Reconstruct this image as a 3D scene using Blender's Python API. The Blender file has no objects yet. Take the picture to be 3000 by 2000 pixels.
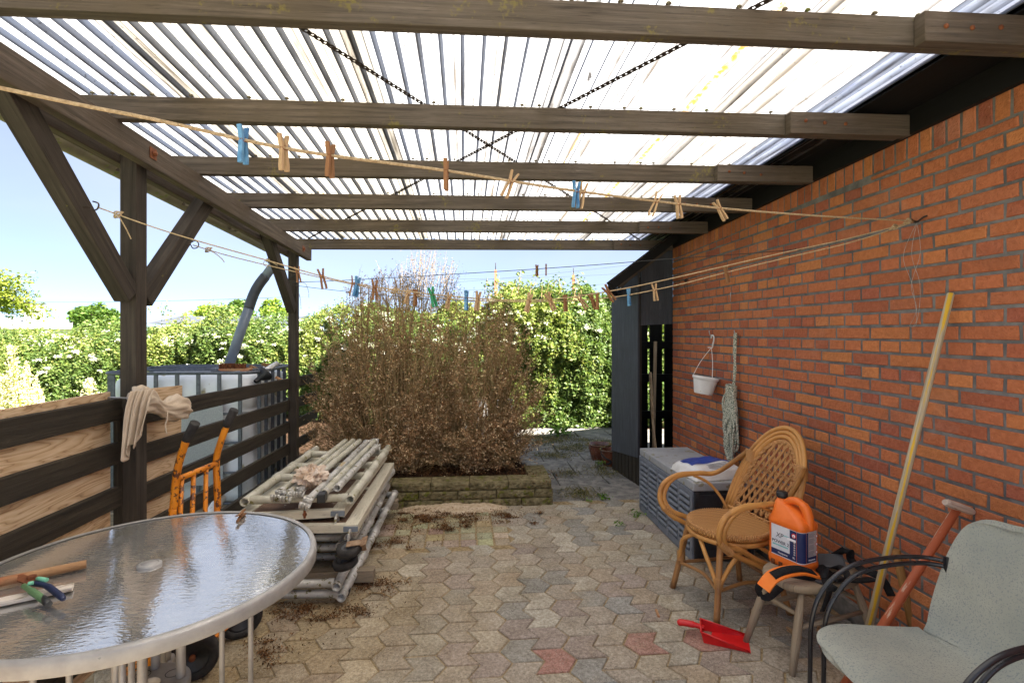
import bpy, math, random
import numpy as np
from mathutils import Vector, Matrix
R = random.Random(7)
NR = np.random.default_rng(7)
PI = math.pi
scene = bpy.context.scene
COL = scene.collection

# ------------------------------------------------------------ camera geometry
TH = math.radians(5.26)
S_, C_ = math.sin(TH), math.cos(TH)
F_ = 1520.0
VH = 975.0
HC = 1.5
RIGHT = Vector((C_, -S_, 0)); FWD = Vector((S_, C_, 0)); UP = Vector((0, 0, 1))
CAMP = Vector((0, 0, HC))
def ray(u, v):
    return RIGHT * ((u - 1500) / F_) + FWD + UP * (-(v - VH) / F_)
def P(u, v, zc): return CAMP + ray(u, v) * zc
def G(u, v, z=0.0): return P(u, v, (HC - z) * F_ / (v - VH))
def onplane(u, v, p0, n):
    d = ray(u, v); t = (Vector(p0) - CAMP).dot(n) / d.dot(n)
    return CAMP + d * t
def proj(p):
    q = Vector(p) - CAMP; zc = q.dot(FWD)
    return (1500 + F_ * q.dot(RIGHT) / zc, VH - F_ * q.z / zc)
def V(*a): return Vector(a)
def srgb(r, g, b, k=1.0):
    def f(c):
        c /= 255.0
        return (c / 12.92 if c <= 0.04045 else ((c + 0.055) / 1.055) ** 2.4) * k
    return (f(r), f(g), f(b), 1.0)

# ------------------------------------------------------------ mesh builder
class MB:
    def __init__(self):
        self.v = []; self.f = []; self.uv = []; self.c = []; self.sm = []; self.mi = []
        self.col = (1, 1, 1, 1); self.m = 0
    def face(self, idx, uvs=None, smooth=False):
        self.f.append(tuple(idx)); self.c.append(self.col); self.sm.append(smooth); self.mi.append(self.m)
        self.uv.append(uvs if uvs else [(0, 0)] * len(idx))
    def add(self, p):
        self.v.append((p[0], p[1], p[2])); return len(self.v) - 1
    def bar(self, p0, p1, w, h, up=(0, 0, 1), uo=None):
        """box along p0-p1; w sideways, h along up; u runs along the length in metres"""
        p0 = Vector(p0); p1 = Vector(p1); d = p1 - p0; L = d.length; d.normalize()
        up = Vector(up); s = d.cross(up).normalized(); up = s.cross(d).normalized()
        if uo is None: uo = R.uniform(0, 20)
        ids = []
        for e in (p0, p1):
            for a, b in ((-1, -1), (1, -1), (1, 1), (-1, 1)):
                ids.append(self.add(e + s * (a * w / 2) + up * (b * h / 2)))
        per = [0, w, w + h, 2 * w + h, 2 * w + 2 * h]
        for k in range(4):
            k2 = (k + 1) % 4
            self.face((ids[k], ids[k2], ids[k2 + 4], ids[k + 4]),
                      [(uo, per[k]), (uo, per[k + 1]), (uo + L, per[k + 1]), (uo + L, per[k])])
        e = [(uo, 0), (uo + .02, 0), (uo + .02, h), (uo, h)]
        self.face((ids[3], ids[2], ids[1], ids[0]), e)
        self.face((ids[4], ids[5], ids[6], ids[7]), e)
    def box(self, c, s, rz=0.0, uo=None):
        c = Vector(c)
        M = Matrix.Rotation(rz, 3, 'Z')
        ax = max(range(3), key=lambda i: s[i])
        e = [V(1, 0, 0), V(0, 1, 0), V(0, 0, 1)]
        d = M @ e[ax]
        up = V(0, 0, 1) if ax != 2 else M @ V(0, 1, 0)
        w = s[1] if ax == 0 else s[0]
        h = s[2] if ax != 2 else s[1]
        self.bar(c - d * s[ax] / 2, c + d * s[ax] / 2, w, h, up, uo)
    def tube(self, pts, r, n=10, closed=False, caps=True, hollow=0.0, smooth=True):
        pts = [Vector(p) for p in pts]; m = len(pts)
        rs = r if isinstance(r, (list, tuple)) else [r] * m
        rings = []; prev = None; L = 0; Ls = []
        for i, p in enumerate(pts):
            if closed: t = pts[(i + 1) % m] - pts[i - 1]
            else: t = pts[min(i + 1, m - 1)] - pts[max(i - 1, 0)]
            t.normalize()
            if prev is None:
                a = V(0, 0, 1) if abs(t.z) < .9 else V(1, 0, 0)
                nrm = (a - t * a.dot(t)).normalized()
            else:
                nrm = prev - t * prev.dot(t)
                nrm = nrm.normalized() if nrm.length > 1e-6 else V(1, 0, 0)
            prev = nrm; b = t.cross(nrm)
            if i: L += (p - pts[i - 1]).length
            Ls.append(L)
            rings.append([self.add(p + (nrm * math.cos(2 * PI * k / n) + b * math.sin(2 * PI * k / n)) * rs[i]) for k in range(n)])
        cnt = m if closed else m - 1
        for i in range(cnt):
            A = rings[i]; B = rings[(i + 1) % m]; u0 = Ls[i]; u1 = Ls[i + 1] if i + 1 < m else Ls[i] + .05
            for k in range(n):
                k2 = (k + 1) % n; v0 = k / n * .15; v1 = (k + 1) / n * .15
                self.face((A[k], A[k2], B[k2], B[k]), [(u0, v0), (u0, v1), (u1, v1), (u1, v0)], smooth)
        if not closed and caps:
            for ring, tt, rv in ((rings[0], pts[1] - pts[0], True), (rings[-1], pts[-2] - pts[-1], False)):
                if hollow > 0:
                    tt = tt.normalized(); cen = pts[0] if rv else pts[-1]; rr = rs[0] if rv else rs[-1]
                    inn = []; deep = []
                    for i in ring:
                        p = Vector(self.v[i]); q = cen + (p - cen) * (1 - hollow)
                        inn.append(self.add(q)); deep.append(self.add(q + tt * min(.12, (pts[-1] - pts[0]).length * .4)))
                    for k in range(n):
                        k2 = (k + 1) % n
                        fa = (ring[k], inn[k], inn[k2], ring[k2]); fb = (inn[k], deep[k], deep[k2], inn[k2])
                        if not rv: fa = fa[::-1]; fb = fb[::-1]
                        self.face(fa); self.face(fb, None, True)
                    self.face(deep if not rv else deep[::-1])
                else:
                    self.face(ring[::-1] if rv else ring)
    def lathe(self, prof, c, n=24, axis=(0, 0, 1), smooth=True):
        """prof: list of (r, h) along axis from c"""
        ax = Vector(axis).normalized()
        a = V(1, 0, 0) if abs(ax.x) < .9 else V(0, 1, 0)
        x = (a - ax * a.dot(ax)).normalized(); y = ax.cross(x); c = Vector(c)
        rings = []
        for r, h in prof:
            if r < 1e-6: rings.append([self.add(c + ax * h)])
            else: rings.append([self.add(c + ax * h + (x * math.cos(2 * PI * k / n) + y * math.sin(2 * PI * k / n)) * r) for k in range(n)])
        for i in range(len(prof) - 1):
            A, B = rings[i], rings[i + 1]
            for k in range(n):
                k2 = (k + 1) % n
                u0, u1 = k / n, (k + 1) / n
                if len(A) == 1 and len(B) == 1: continue
                if len(A) == 1: self.face((A[0], B[k2], B[k]), [(u0, i), (u1, i + 1), (u0, i + 1)], smooth)
                elif len(B) == 1: self.face((A[k], A[k2], B[0]), [(u0, i), (u1, i), (u0, i + 1)], smooth)
                else: self.face((A[k], A[k2], B[k2], B[k]), [(u0, i), (u1, i), (u1, i + 1), (u0, i + 1)], smooth)
    def loft(self, secs, smooth=True, caps=True, close=True):
        """secs: list of equal-length closed point loops"""
        rings = [[self.add(p) for p in s] for s in secs]; n = len(rings[0])
        for i in range(len(rings) - 1):
            A, B = rings[i], rings[i + 1]
            for k in range(n if close else n - 1):
                k2 = (k + 1) % n
                self.face((A[k], A[k2], B[k2], B[k]), [(k / n, i), ((k + 1) / n, i), ((k + 1) / n, i + 1), (k / n, i + 1)], smooth)
        if caps:
            self.face(rings[0][::-1]); self.face(rings[-1])
    def grid(self, fn, nu, nv, smooth=True, us=1.0, vs=1.0):
        ids = [[self.add(fn(i / nu, j / nv)) for j in range(nv + 1)] for i in range(nu + 1)]
        for i in range(nu):
            for j in range(nv):
                self.face((ids[i][j], ids[i + 1][j], ids[i + 1][j + 1], ids[i][j + 1]),
                          [(i / nu * us, j / nv * vs), ((i + 1) / nu * us, j / nv * vs), ((i + 1) / nu * us, (j + 1) / nv * vs), (i / nu * us, (j + 1) / nv * vs)], smooth)
    def chamfer_poly(self, poly, o, ax, ay, az, h, ch, uo=(0, 0)):
        """extruded polygon with a chamfered front; poly in (ax, ay) plane, front towards az"""
        n = len(poly); cx = sum(p[0] for p in poly) / n; cy = sum(p[1] for p in poly) / n
        def ins(k):
            p = Vector(poly[k]); a = Vector(poly[k - 1]); b = Vector(poly[(k + 1) % n])
            d1 = (p - a).normalized(); d2 = (b - p).normalized()
            n1 = V(-d1.y, d1.x); n2 = V(-d2.y, d2.x); m = n1 + n2
            return p + m * (ch / max(.3, 1 + n1.dot(n2)))
        w = lambda x, y, z: Vector(o) + ax * x + ay * y + az * z
        base = [self.add(w(p[0], p[1], 0)) for p in poly]
        mid = [self.add(w(p[0], p[1], h - ch)) for p in poly]
        tp = [ins(k) for k in range(n)]
        top = [self.add(w(p.x, p.y, h)) for p in tp]
        uv = [(p.x + uo[0], p.y + uo[1]) for p in tp]
        for k in range(n):
            k2 = (k + 1) % n
            self.face((base[k], base[k2], mid[k2], mid[k])); self.face((mid[k], mid[k2], top[k2], top[k]), [uv[k], uv[k2], uv[k2], uv[k]])
        self.face(top, uv)
    def build(self, name, mat, parent=None, loc=None, bevel=0.0, subsurf=0, solid=0.0):
        me = bpy.data.meshes.new(name)
        o0 = ROOT.get(parent.name, V(0, 0, 0)) if parent else (Vector(loc) if loc else V(0, 0, 0))
        me.from_pydata([(x - o0.x, y - o0.y, z - o0.z) for x, y, z in self.v], [], self.f)
        uvl = me.uv_layers.new(name='UVMap')
        uvl.data.foreach_set('uv', np.array([c for f in self.uv for uv in f for c in uv], dtype=np.float32))
        ca = me.color_attributes.new('Col', 'FLOAT_COLOR', 'CORNER')
        ca.data.foreach_set('color', np.array([x for f, c in zip(self.f, self.c) for _ in f for x in c], dtype=np.float32))
        me.polygons.foreach_set('use_smooth', self.sm)
        for m in (mat if isinstance(mat, (list, tuple)) else [mat]): me.materials.append(m)
        if isinstance(mat, (list, tuple)): me.polygons.foreach_set('material_index', self.mi)
        me.update(); me.validate()
        ob = bpy.data.objects.new(name, me); COL.objects.link(ob)
        if parent:
            ob.parent = parent; ROOT[ob.name] = o0
        else:
            ob.location = o0; ROOT[ob.name] = o0
        if subsurf:
            md = ob.modifiers.new('sub', 'SUBSURF'); md.levels = subsurf; md.render_levels = subsurf
        if solid:
            md = ob.modifiers.new('sol', 'SOLIDIFY'); md.thickness = solid; md.offset = 0
        if bevel:
            md = ob.modifiers.new('bev', 'BEVEL'); md.width = bevel; md.segments = 2; md.limit_method = 'ANGLE'; md.angle_limit = math.radians(40); md.harden_normals = False
        return ob
ROOT = {}
def thing(name, label, cat, loc=(0, 0, 0), group=None, rz=0.0):
    o = bpy.data.objects.new(name, None); COL.objects.link(o); o.empty_display_size = .1
    o.location = loc; o.rotation_euler = (0, 0, rz); o['label'] = label; o['category'] = cat
    if group: o['group'] = group
    ROOT[o.name] = Vector(loc)
    return o
def local_thing(name, label, cat, loc, rz=0.0, group=None):
    """parts are built in local coordinates and moved by the Empty"""
    o = thing(name, label, cat, loc, group, rz); ROOT[o.name] = V(0, 0, 0); return o
def tag(o, label, cat, group=None, kind=None):
    o['label'] = label; o['category'] = cat
    if group: o['group'] = group
    if kind: o['kind'] = kind
    return o
def struct(o): o['kind'] = 'structure'; return o
def npmesh(name, verts, faces, cols, mat, parent=None, smooth=False):
    """verts (n,3), faces (m,k) arrays, cols (m,3)"""
    me = bpy.data.meshes.new(name); m, k = faces.shape
    o0 = np.array(ROOT.get(parent.name, V(0, 0, 0))) if parent else np.zeros(3)
    me.vertices.add(len(verts)); me.vertices.foreach_set('co', (verts - o0).astype(np.float32).ravel())
    me.loops.add(m * k); me.loops.foreach_set('vertex_index', faces.astype(np.int32).ravel())
    me.polygons.add(m); me.polygons.foreach_set('loop_start', np.arange(0, m * k, k, dtype=np.int32))
    me.update(calc_edges=True)
    ca = me.color_attributes.new('Col', 'FLOAT_COLOR', 'CORNER')
    cc = np.ones((m, k, 4), dtype=np.float32); cc[:, :, :3] = cols[:, None, :]
    ca.data.foreach_set('color', cc.ravel())
    if smooth: me.polygons.foreach_set('use_smooth', np.ones(m, dtype=bool))
    me.materials.append(mat); me.validate()
    ob = bpy.data.objects.new(name, me); COL.objects.link(ob)
    if parent: ob.parent = parent; ROOT[ob.name] = Vector(o0)
    return ob
def smooth_path(pts, k=6, closed=False):
    pts = [Vector(p) for p in pts]; out = []; n = len(pts)
    for i in range(n if closed else n - 1):
        if closed: p0, p1, p2, p3 = pts[i - 1], pts[i], pts[(i + 1) % n], pts[(i + 2) % n]
        else: p0, p1, p2, p3 = pts[max(i - 1, 0)], pts[i], pts[i + 1], pts[min(i + 2, n - 1)]
        for j in range(k):
            t = j / k
            out.append(.5 * ((2 * p1) + (p2 - p0) * t + (2 * p0 - 5 * p1 + 4 * p2 - p3) * t * t + (3 * p1 - p0 - 3 * p2 + p3) * t ** 3))
    if not closed: out.append(pts[-1])
    return out

# ------------------------------------------------------------ materials
class NT:
    def __init__(s, name):
        s.mat = bpy.data.materials.new(name); s.mat.use_nodes = True
        s.t = s.mat.node_tree; s.t.nodes.clear()
        s.out = s.t.nodes.new('ShaderNodeOutputMaterial')
    def n(s, ty, **kw):
        nd = s.t.nodes.new('ShaderNode' + ty)
        for k, v in kw.items():
            if k.startswith('_'): setattr(nd, k[1:], v)
        for k, v in kw.items():
            if k.startswith('_'): continue
            key = int(k[1:]) if k[0] == 'i' and k[1:].isdigit() else k.replace('__', ' ')
            if hasattr(v, 'is_output') or isinstance(v, bpy.types.NodeSocket): s.t.links.new(v, nd.inputs[key])
            else: nd.inputs[key].default_value = v
        return nd
    def link(s, a, b): s.t.links.new(a, b)
    def noise(s, vec, scale, detail=4, rough=.6, dist=0.0):
        return s.n('TexNoise', Vector=vec, Scale=scale, Detail=detail, Roughness=rough, Distortion=dist).outputs['Fac']
    def ramp(s, fac, *stops):
        nd = s.t.nodes.new('ShaderNodeValToRGB'); s.link(fac, nd.inputs[0]); e = nd.color_ramp.elements
        while len(e) < len(stops): e.new(.5)
        for i, (p, c) in enumerate(stops):
            e[i].position = p; e[i].color = c if not isinstance(c, (int, float)) else (c, c, c, 1)
        return nd.outputs['Color']
    def mix(s, a, b, fac, mode='MIX'):
        nd = s.t.nodes.new('ShaderNodeMix'); nd.data_type = 'RGBA'; nd.blend_type = mode
        for v, k in ((fac, 0), (a, 6), (b, 7)):
            if isinstance(v, bpy.types.NodeSocket): s.link(v, nd.inputs[k])
            else: nd.inputs[k].default_value = v
        return nd.outputs[2]
    def math(s, op, a, b=0.0):
        nd = s.t.nodes.new('ShaderNodeMath'); nd.operation = op
        for v, k in ((a, 0), (b, 1)):
            if isinstance(v, bpy.types.NodeSocket): s.link(v, nd.inputs[k])
            else: nd.inputs[k].default_value = v
        return nd.outputs[0]
    def obj(s):
        """object coordinates shifted per object"""
        tc = s.n('TexCoord').outputs['Object']; rnd = s.n('ObjectInfo').outputs['Random']
        return s.n('VectorMath', _operation='ADD', i0=tc, i1=s.n('CombineXYZ', X=s.math('MULTIPLY', rnd, 37.0), Y=s.math('MULTIPLY', rnd, 71.0), Z=0.0).outputs[0]).outputs[0]
    def uv(s, sx, sy):
        tc = s.n('TexCoord').outputs['UV']; rnd = s.n('ObjectInfo').outputs['Random']
        v = s.n('VectorMath', _operation='ADD', i0=tc, i1=s.n('CombineXYZ', X=s.math('MULTIPLY', rnd, 13.0), Y=s.math('MULTIPLY', rnd, 7.0), Z=0.0).outputs[0]).outputs[0]
        return s.n('Mapping', Vector=v, Scale=(sx, sy, 1)).outputs[0]
    def col(s): return s.n('VertexColor', _layer_name='Col').outputs['Color']
    def bump(s, h, strength=.3, dist=.01, normal=None):
        nd = s.n('Bump', Height=h, Strength=strength, Distance=dist)
        if normal is not None: s.link(normal, nd.inputs['Normal'])
        return nd.outputs[0]
    def bsdf(s, color, rough=.7, metal=0.0, normal=None, spec=.4, **kw):
        b = s.n('BsdfPrincipled', Metallic=metal)
        for v, k in ((color, 'Base Color'), (rough, 'Roughness'), (spec, 'Specular IOR Level'), (normal, 'Normal')):
            if v is None: continue
            if isinstance(v, bpy.types.NodeSocket): s.link(v, b.inputs[k])
            else: b.inputs[k].default_value = v
        for k, v in kw.items(): b.inputs[k.replace('__', ' ')].default_value = v
        s.link(b.outputs[0], s.out.inputs[0]); return b
def plain(name, c1, c2=None, scale=8, rough=.6, metal=0.0, bump=0.0, bscale=60, spec=.4, speck=None, lo=.35, hi=.7, bd=.004):
    t = NT(name); o = t.obj()
    c = t.ramp(t.noise(o, scale, 5), (lo, c1), (hi, c2 or c1))
    if speck:
        sc, th, sw = speck
        c = t.mix(c, sw, t.ramp(t.noise(o, sc, 3), (th, 0), (th + .04, 1)))
    nm = t.bump(t.noise(o, bscale, 3), bump, bd) if bump else None
    r = t.math('ADD', t.math('MULTIPLY', t.noise(o, scale * 2.3, 3), .25), rough - .12)
    t.bsdf(c, r, metal, nm, spec); return t.mat
def wood(name, c1, c2, c3=None, su=2.0, sv=55.0, rough=.8, bump=.5, moss=None, mth=.6, knots=False):
    t = NT(name); uv = t.uv(su, sv); o = t.obj()
    g = t.noise(uv, 1.0, 6, .65, .4)
    big = t.noise(o, 5, 3)
    c = t.ramp(g, (.3, c1), (.72, c2))
    if c3: c = t.mix(c, c3, t.ramp(big, (.45, 0), (.7, 1)))
    fine = t.noise(t.uv(su * 6, sv * 3.3), 1.0, 3)
    c = t.mix(c, (0, 0, 0, 1), t.math('MULTIPLY', t.ramp(fine, (.28, 1), (.42, 0)), .45))
    if moss:
        mm = t.ramp(t.math('ADD', t.math('MULTIPLY', t.noise(o, 5.5, 4), .65), t.math('MULTIPLY', t.noise(o, 60, 2), .35)), (mth, 0), (mth + .06, 1))
        c = t.mix(c, moss, t.math('MULTIPLY', mm, .8))
    t.bsdf(c, rough, 0, t.bump(g, bump, .006, t.bump(fine, bump * .6, .002)), .25); return t.mat
# ------------------------------------------------------------ world, sun, camera
SUN = Vector((0.56, -0.50, 0.67)).normalized()
w = bpy.data.worlds.new("World"); scene.world = w; w.use_nodes = True
nt = w.node_tree; nt.nodes.clear()
sky = nt.nodes.new('ShaderNodeTexSky'); sky.sky_type = 'NISHITA'; sky.sun_disc = False
sky.sun_elevation = math.asin(SUN.z); sky.sun_rotation = math.atan2(SUN.x, SUN.y)
sky.air_density = 0.36; sky.dust_density = 0.0; sky.ozone_density = 3.2
bg = nt.nodes.new('ShaderNodeBackground'); bg.inputs[1].default_value = 0.05
wo = nt.nodes.new('ShaderNodeOutputWorld')
tc = nt.nodes.new('ShaderNodeTexCoord')
mp = nt.nodes.new('ShaderNodeMapping'); mp.inputs['Scale'].default_value = (1.2, 1.2, 3.5); mp.inputs['Location'].default_value = (3.1, .4, .2)
nz = nt.nodes.new('ShaderNodeTexNoise'); nz.inputs['Scale'].default_value = 1.3; nz.inputs['Detail'].default_value = 7; nz.inputs['Roughness'].default_value = .55
rp = nt.nodes.new('ShaderNodeValToRGB'); rp.color_ramp.elements[0].position = .30; rp.color_ramp.elements[1].position = .75; rp.color_ramp.elements[0].color = (.42, .42, .42, 1)
rp.color_ramp.elements[1].color = (.75, .75, .75, 1)
mx = nt.nodes.new('ShaderNodeMix'); mx.data_type = 'RGBA'; mx.inputs[7].default_value = (3.0, 3.25, 3.7, 1)
nt.links.new(tc.outputs['Generated'], mp.inputs[0]); nt.links.new(mp.outputs[0], nz.inputs[0]); nt.links.new(nz.outputs[0], rp.inputs[0])
nt.links.new(rp.outputs[0], mx.inputs[0]); nt.links.new(sky.outputs[0], mx.inputs[6]); nt.links.new(mx.outputs[2], bg.inputs[0]); nt.links.new(bg.outputs[0], wo.inputs[0])
sl = bpy.data.lights.new('sun', 'SUN'); sl.energy = 5.0; sl.angle = math.radians(.5); sl.color = (1, .95, .86)
so = bpy.data.objects.new('sun', sl); COL.objects.link(so); so.rotation_euler = SUN.to_track_quat('Z', 'Y').to_euler(); so.location = (6, -4, 9)
cd = bpy.data.cameras.new('camera'); cam = bpy.data.objects.new('camera', cd); COL.objects.link(cam)
cam.location = CAMP; cam.rotation_euler = (PI / 2, 0, -TH); cd.sensor_width = 36; cd.lens = F_ / 3000 * 36; cd.shift_y = -25 / 3000
cd.clip_start = .05; cd.clip_end = 900
scene.camera = cam
scene.view_settings.view_transform = 'Standard'; scene.view_settings.look = 'None'; scene.view_settings.exposure = 2.65; scene.view_settings.gamma = 1
scene.cycles.max_bounces = 10; scene.cycles.diffuse_bounces = 5; scene.cycles.transmission_bounces = 6; scene.cycles.transparent_max_bounces = 8
scene.cycles.caustics_reflective = False; scene.cycles.caustics_refractive = False; scene.cycles.sample_clamp_indirect = 6

# ------------------------------------------------------------ materials of the setting
def m_brick():
    t = NT('brick'); o = t.obj(); c = t.col()
    n1 = t.noise(o, 45, 5); n2 = t.noise(o, 220, 3)
    c = t.mix(c, t.mix(c, (.72, .66, .62, 1), .6, 'MULTIPLY'), t.ramp(n1, (.35, 1), (.62, 0)))
    c = t.mix(c, srgb(225, 200, 185), t.math('MULTIPLY', t.ramp(t.noise(o, 95, 2), (.74, 0), (.78, 1)), .35))
    c = t.mix(c, srgb(206, 180, 160), t.math('MULTIPLY', t.ramp(t.noise(o, 2.2, 6, .7), (.55, 0), (.75, 1)), .16))
    c = t.mix(c, (.10, .06, .045, 1), t.math('MULTIPLY', t.ramp(t.noise(o, 3.1, 5, .65), (.52, 0), (.72, 1)), .28))
    h = t.math('ADD', t.math('MULTIPLY', t.noise(o, 75, 3), 1.0), t.math('MULTIPLY', n2, .4))
    t.bsdf(c, .82, 0, t.bump(h, 1.0, .008), .2); return t.mat
def m_paver():
    t = NT('paver'); o = t.obj(); c = t.col()
    n1 = t.noise(o, 9, 5); n2 = t.noise(o, 190, 2); n3 = t.noise(o, 60, 6, .7)
    c = t.mix(c, t.mix(c, (.74, .72, .7, 1), 1.0, 'MULTIPLY'), t.ramp(n1, (.38, .75), (.62, 0)))
    c = t.mix(c, t.mix(c, (.72, .68, .60, 1), 1.0, 'MULTIPLY'), t.ramp(t.noise(o, 1.7, 5), (.50, 0), (.68, .9)))
    c = t.mix(c, srgb(176, 158, 126), t.math('MULTIPLY', t.ramp(t.noise(o, 2.6, 6, .7), (.52, 0), (.72, 1)), .5))
    c = t.mix(c, t.mix(c, (.68, .66, .64, 1), 1.0, 'MULTIPLY'), t.ramp(n3, (.44, 1), (.6, 0)))
    c = t.mix(c, srgb(196, 190, 178), t.math('MULTIPLY', t.ramp(n2, (.58, 0), (.70, 1)), .6))
    c = t.mix(c, srgb(40, 36, 32), t.math('MULTIPLY', t.ramp(t.noise(o, 150, 3), (.32, 1), (.42, 0)), .6))
    t.bsdf(c, .85, 0, t.bump(t.math('ADD', n3, t.math('MULTIPLY', n2, .5)), .5, .004), .22); return t.mat
M = {}
M['brick'] = m_brick(); M['paver'] = m_paver()
M['mortar'] = plain('mortar', srgb(94, 92, 92), srgb(130, 127, 125), 12, .95, 0, .6, 140, .1)
M['sand'] = plain('joint_sand', srgb(126, 108, 80), srgb(176, 156, 122), 40, .95, 0, .8, 160, .1, (180, .66, srgb(60, 48, 34)))
M['soil'] = plain('soil', srgb(46, 34, 26), srgb(92, 70, 52), 26, .95, 0, .9, 70, .1, (120, .64, srgb(150, 125, 98)), bd=.02)
M['flag'] = plain('dark_flag', srgb(104, 102, 100), srgb(158, 152, 144), 9, .9, 0, .7, 90, .2, (30, .62, srgb(84, 80, 72)))
M['grass'] = plain('rough_grass', srgb(70, 92, 36), srgb(120, 132, 60), 3, .95, 0, .8, 30, .1)
M['timber'] = wood('stained_timber', srgb(54, 48, 42), srgb(104, 94, 84), srgb(80, 71, 60), 2, 60, .85, .5, srgb(104, 96, 52), .58)
M['timber_plain'] = wood('dark_timber', srgb(56, 49, 43), srgb(106, 94, 83), srgb(80, 69, 58), 2, 55, .85, .6)
M['black_timber'] = wood('blackened_timber', srgb(20, 18, 16), srgb(66, 58, 48), srgb(44, 38, 31), 1.6, 40, .8, .7, srgb(96, 92, 30), .66)
M['eave_black'] = wood('black_paint', srgb(9, 8, 8), srgb(17, 15, 15), None, 2, 40, .7, .3)
M['post'] = wood('post_timber', srgb(28, 25, 23), srgb(78, 69, 61), srgb(54, 47, 41), 1.5, 42, .85, .6, srgb(112, 104, 36), .64)
def m_ply():
    t = NT('plywood'); uv = t.uv(1.1, 9.0)
    n = t.noise(uv, 1.3, 3, .5, .6)
    bands = t.math('FRACT', t.math('MULTIPLY', n, 15.0))
    c = t.ramp(bands, (.0, srgb(134, 100, 70)), (.14, srgb(206, 174, 138)), (.55, srgb(226, 200, 168)), (1, srgb(190, 156, 118)))
    c = t.mix(c, srgb(182, 152, 118), t.math('MULTIPLY', t.noise(t.obj(), 6, 3), .5))
    t.bsdf(c, .75, 0, t.bump(bands, .15, .003), .3); return t.mat
M['ply'] = m_ply()
def m_sheet():
    t = NT('roof_sheet'); o = t.obj(); uv = t.n('TexCoord').outputs['UV']
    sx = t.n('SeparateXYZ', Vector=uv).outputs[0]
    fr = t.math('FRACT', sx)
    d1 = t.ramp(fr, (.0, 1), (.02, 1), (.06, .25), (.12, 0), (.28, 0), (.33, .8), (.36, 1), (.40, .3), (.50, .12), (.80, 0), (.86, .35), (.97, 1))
    st = t.n('Mapping', Vector=o, Scale=(26, 1.6, 1)).outputs[0]
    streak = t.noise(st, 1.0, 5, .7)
    blot = t.noise(o, 34, 4, .7); wide = t.noise(t.n('Mapping', Vector=o, Scale=(5, .25, 1)).outputs[0], 1.0, 2)
    c = t.col()
    c = t.mix(c, srgb(214, 196, 164), t.math('MULTIPLY', t.ramp(wide, (.5, 0), (.7, 1)), .55))
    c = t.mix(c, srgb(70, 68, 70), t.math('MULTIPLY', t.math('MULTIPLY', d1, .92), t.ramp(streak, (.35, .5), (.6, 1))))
    c = t.mix(c, srgb(112, 100, 84), t.math('MULTIPLY', t.ramp(streak, (.50, 0), (.68, 1)), .8))
    c = t.mix(c, srgb(84, 74, 60), t.math('MULTIPLY', t.ramp(blot, (.63, 0), (.70, 1)), .6))
    c = t.mix(c, srgb(70, 62, 54), t.math('MULTIPLY', t.ramp(t.noise(t.n('Mapping', Vector=o, Scale=(120, 34, 1)).outputs[0], 1.0, 3), (.68, 0), (.72, 1)), .7))
    sp = t.ramp(t.math('SUBTRACT', t.noise(t.n('Mapping', Vector=o, Scale=(11, .3, 1)).outputs[0], 1.0, 1), t.math('MULTIPLY', t.noise(o, 20, 3), .12)), (.645, 0), (.66, 1))
    c = t.mix(c, srgb(196, 150, 70), t.math('MULTIPLY', t.math('MULTIPLY', sp, t.ramp(fr, (.15, 1), (.3, 0))), .8))
    ox = t.n('SeparateXYZ', Vector=t.n('TexCoord').outputs['Object']).outputs[0]
    ms = t.math('SUBTRACT', t.math('ADD', .006, t.math('MULTIPLY', t.noise(o, 14, 4), .016)), t.math('ABSOLUTE', t.math('SUBTRACT', ox, 2.49)))
    c = t.mix(c, srgb(176, 128, 44), t.math('MULTIPLY', t.ramp(t.math('MULTIPLY', ms, 60.0), (0, 0), (.35, 1)), t.ramp(t.noise(o, 30, 3), (.35, .3), (.55, .95))))
    c = t.mix(c, (.035, .03, .026, 1), t.ramp(t.noise(t.n('Mapping', Vector=o, Scale=(9, 5, 1)).outputs[0], 1.0, 5, .7), (.70, 0), (.72, .9)))  # shadows of leaves lying on the sheet, painted as sparse dark blots
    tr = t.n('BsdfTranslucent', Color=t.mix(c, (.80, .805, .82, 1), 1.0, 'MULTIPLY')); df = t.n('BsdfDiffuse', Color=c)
    gl = t.n('BsdfGlossy', Roughness=.35)
    rfr = t.n('BsdfRefraction', Color=t.mix(c, (1, 1, 1, 1), 1.0, 'MULTIPLY'), Roughness=.72, IOR=1.22)
    trm = t.n('MixShader', Fac=.28, i1=tr.outputs[0], i2=rfr.outputs[0])
    m1 = t.n('MixShader', Fac=.06, i1=trm.outputs[0], i2=df.outputs[0])
    m2 = t.n('MixShader', Fac=.03, i1=m1.outputs[0], i2=gl.outputs[0])
    t.link(m2.outputs[0], t.out.inputs[0]); return t.mat
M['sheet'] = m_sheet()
def m_flash():
    t = NT('flashing'); o = t.obj(); c = t.ramp(t.noise(o, 9, 4), (.3, srgb(166, 178, 208)), (.7, srgb(204, 212, 230)))
    m = t.n('MixShader', Fac=.45, i1=t.n('BsdfTranslucent', Color=c).outputs[0], i2=t.n('BsdfDiffuse', Color=c).outputs[0]); t.link(m.outputs[0], t.out.inputs[0]); return t.mat
M['flash'] = m_flash()
M['shed'] = wood('black_plywood', srgb(50, 53, 60), srgb(80, 83, 92), srgb(64, 66, 73), 40, 3, .65, .35)
M['concrete'] = plain('concrete', srgb(112, 108, 102), srgb(150, 144, 136), 18, .9, 0, .5, 120, .2)
M['block'] = plain('split_block', srgb(92, 84, 60), srgb(150, 138, 106), 22, .95, 0, .9, 60, .1, (14, .58, srgb(104, 104, 52)), bd=.012)
M['galv'] = plain('galvanised', srgb(72, 76, 84), srgb(100, 105, 114), 40, .5, .15, .1, 90)
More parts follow.
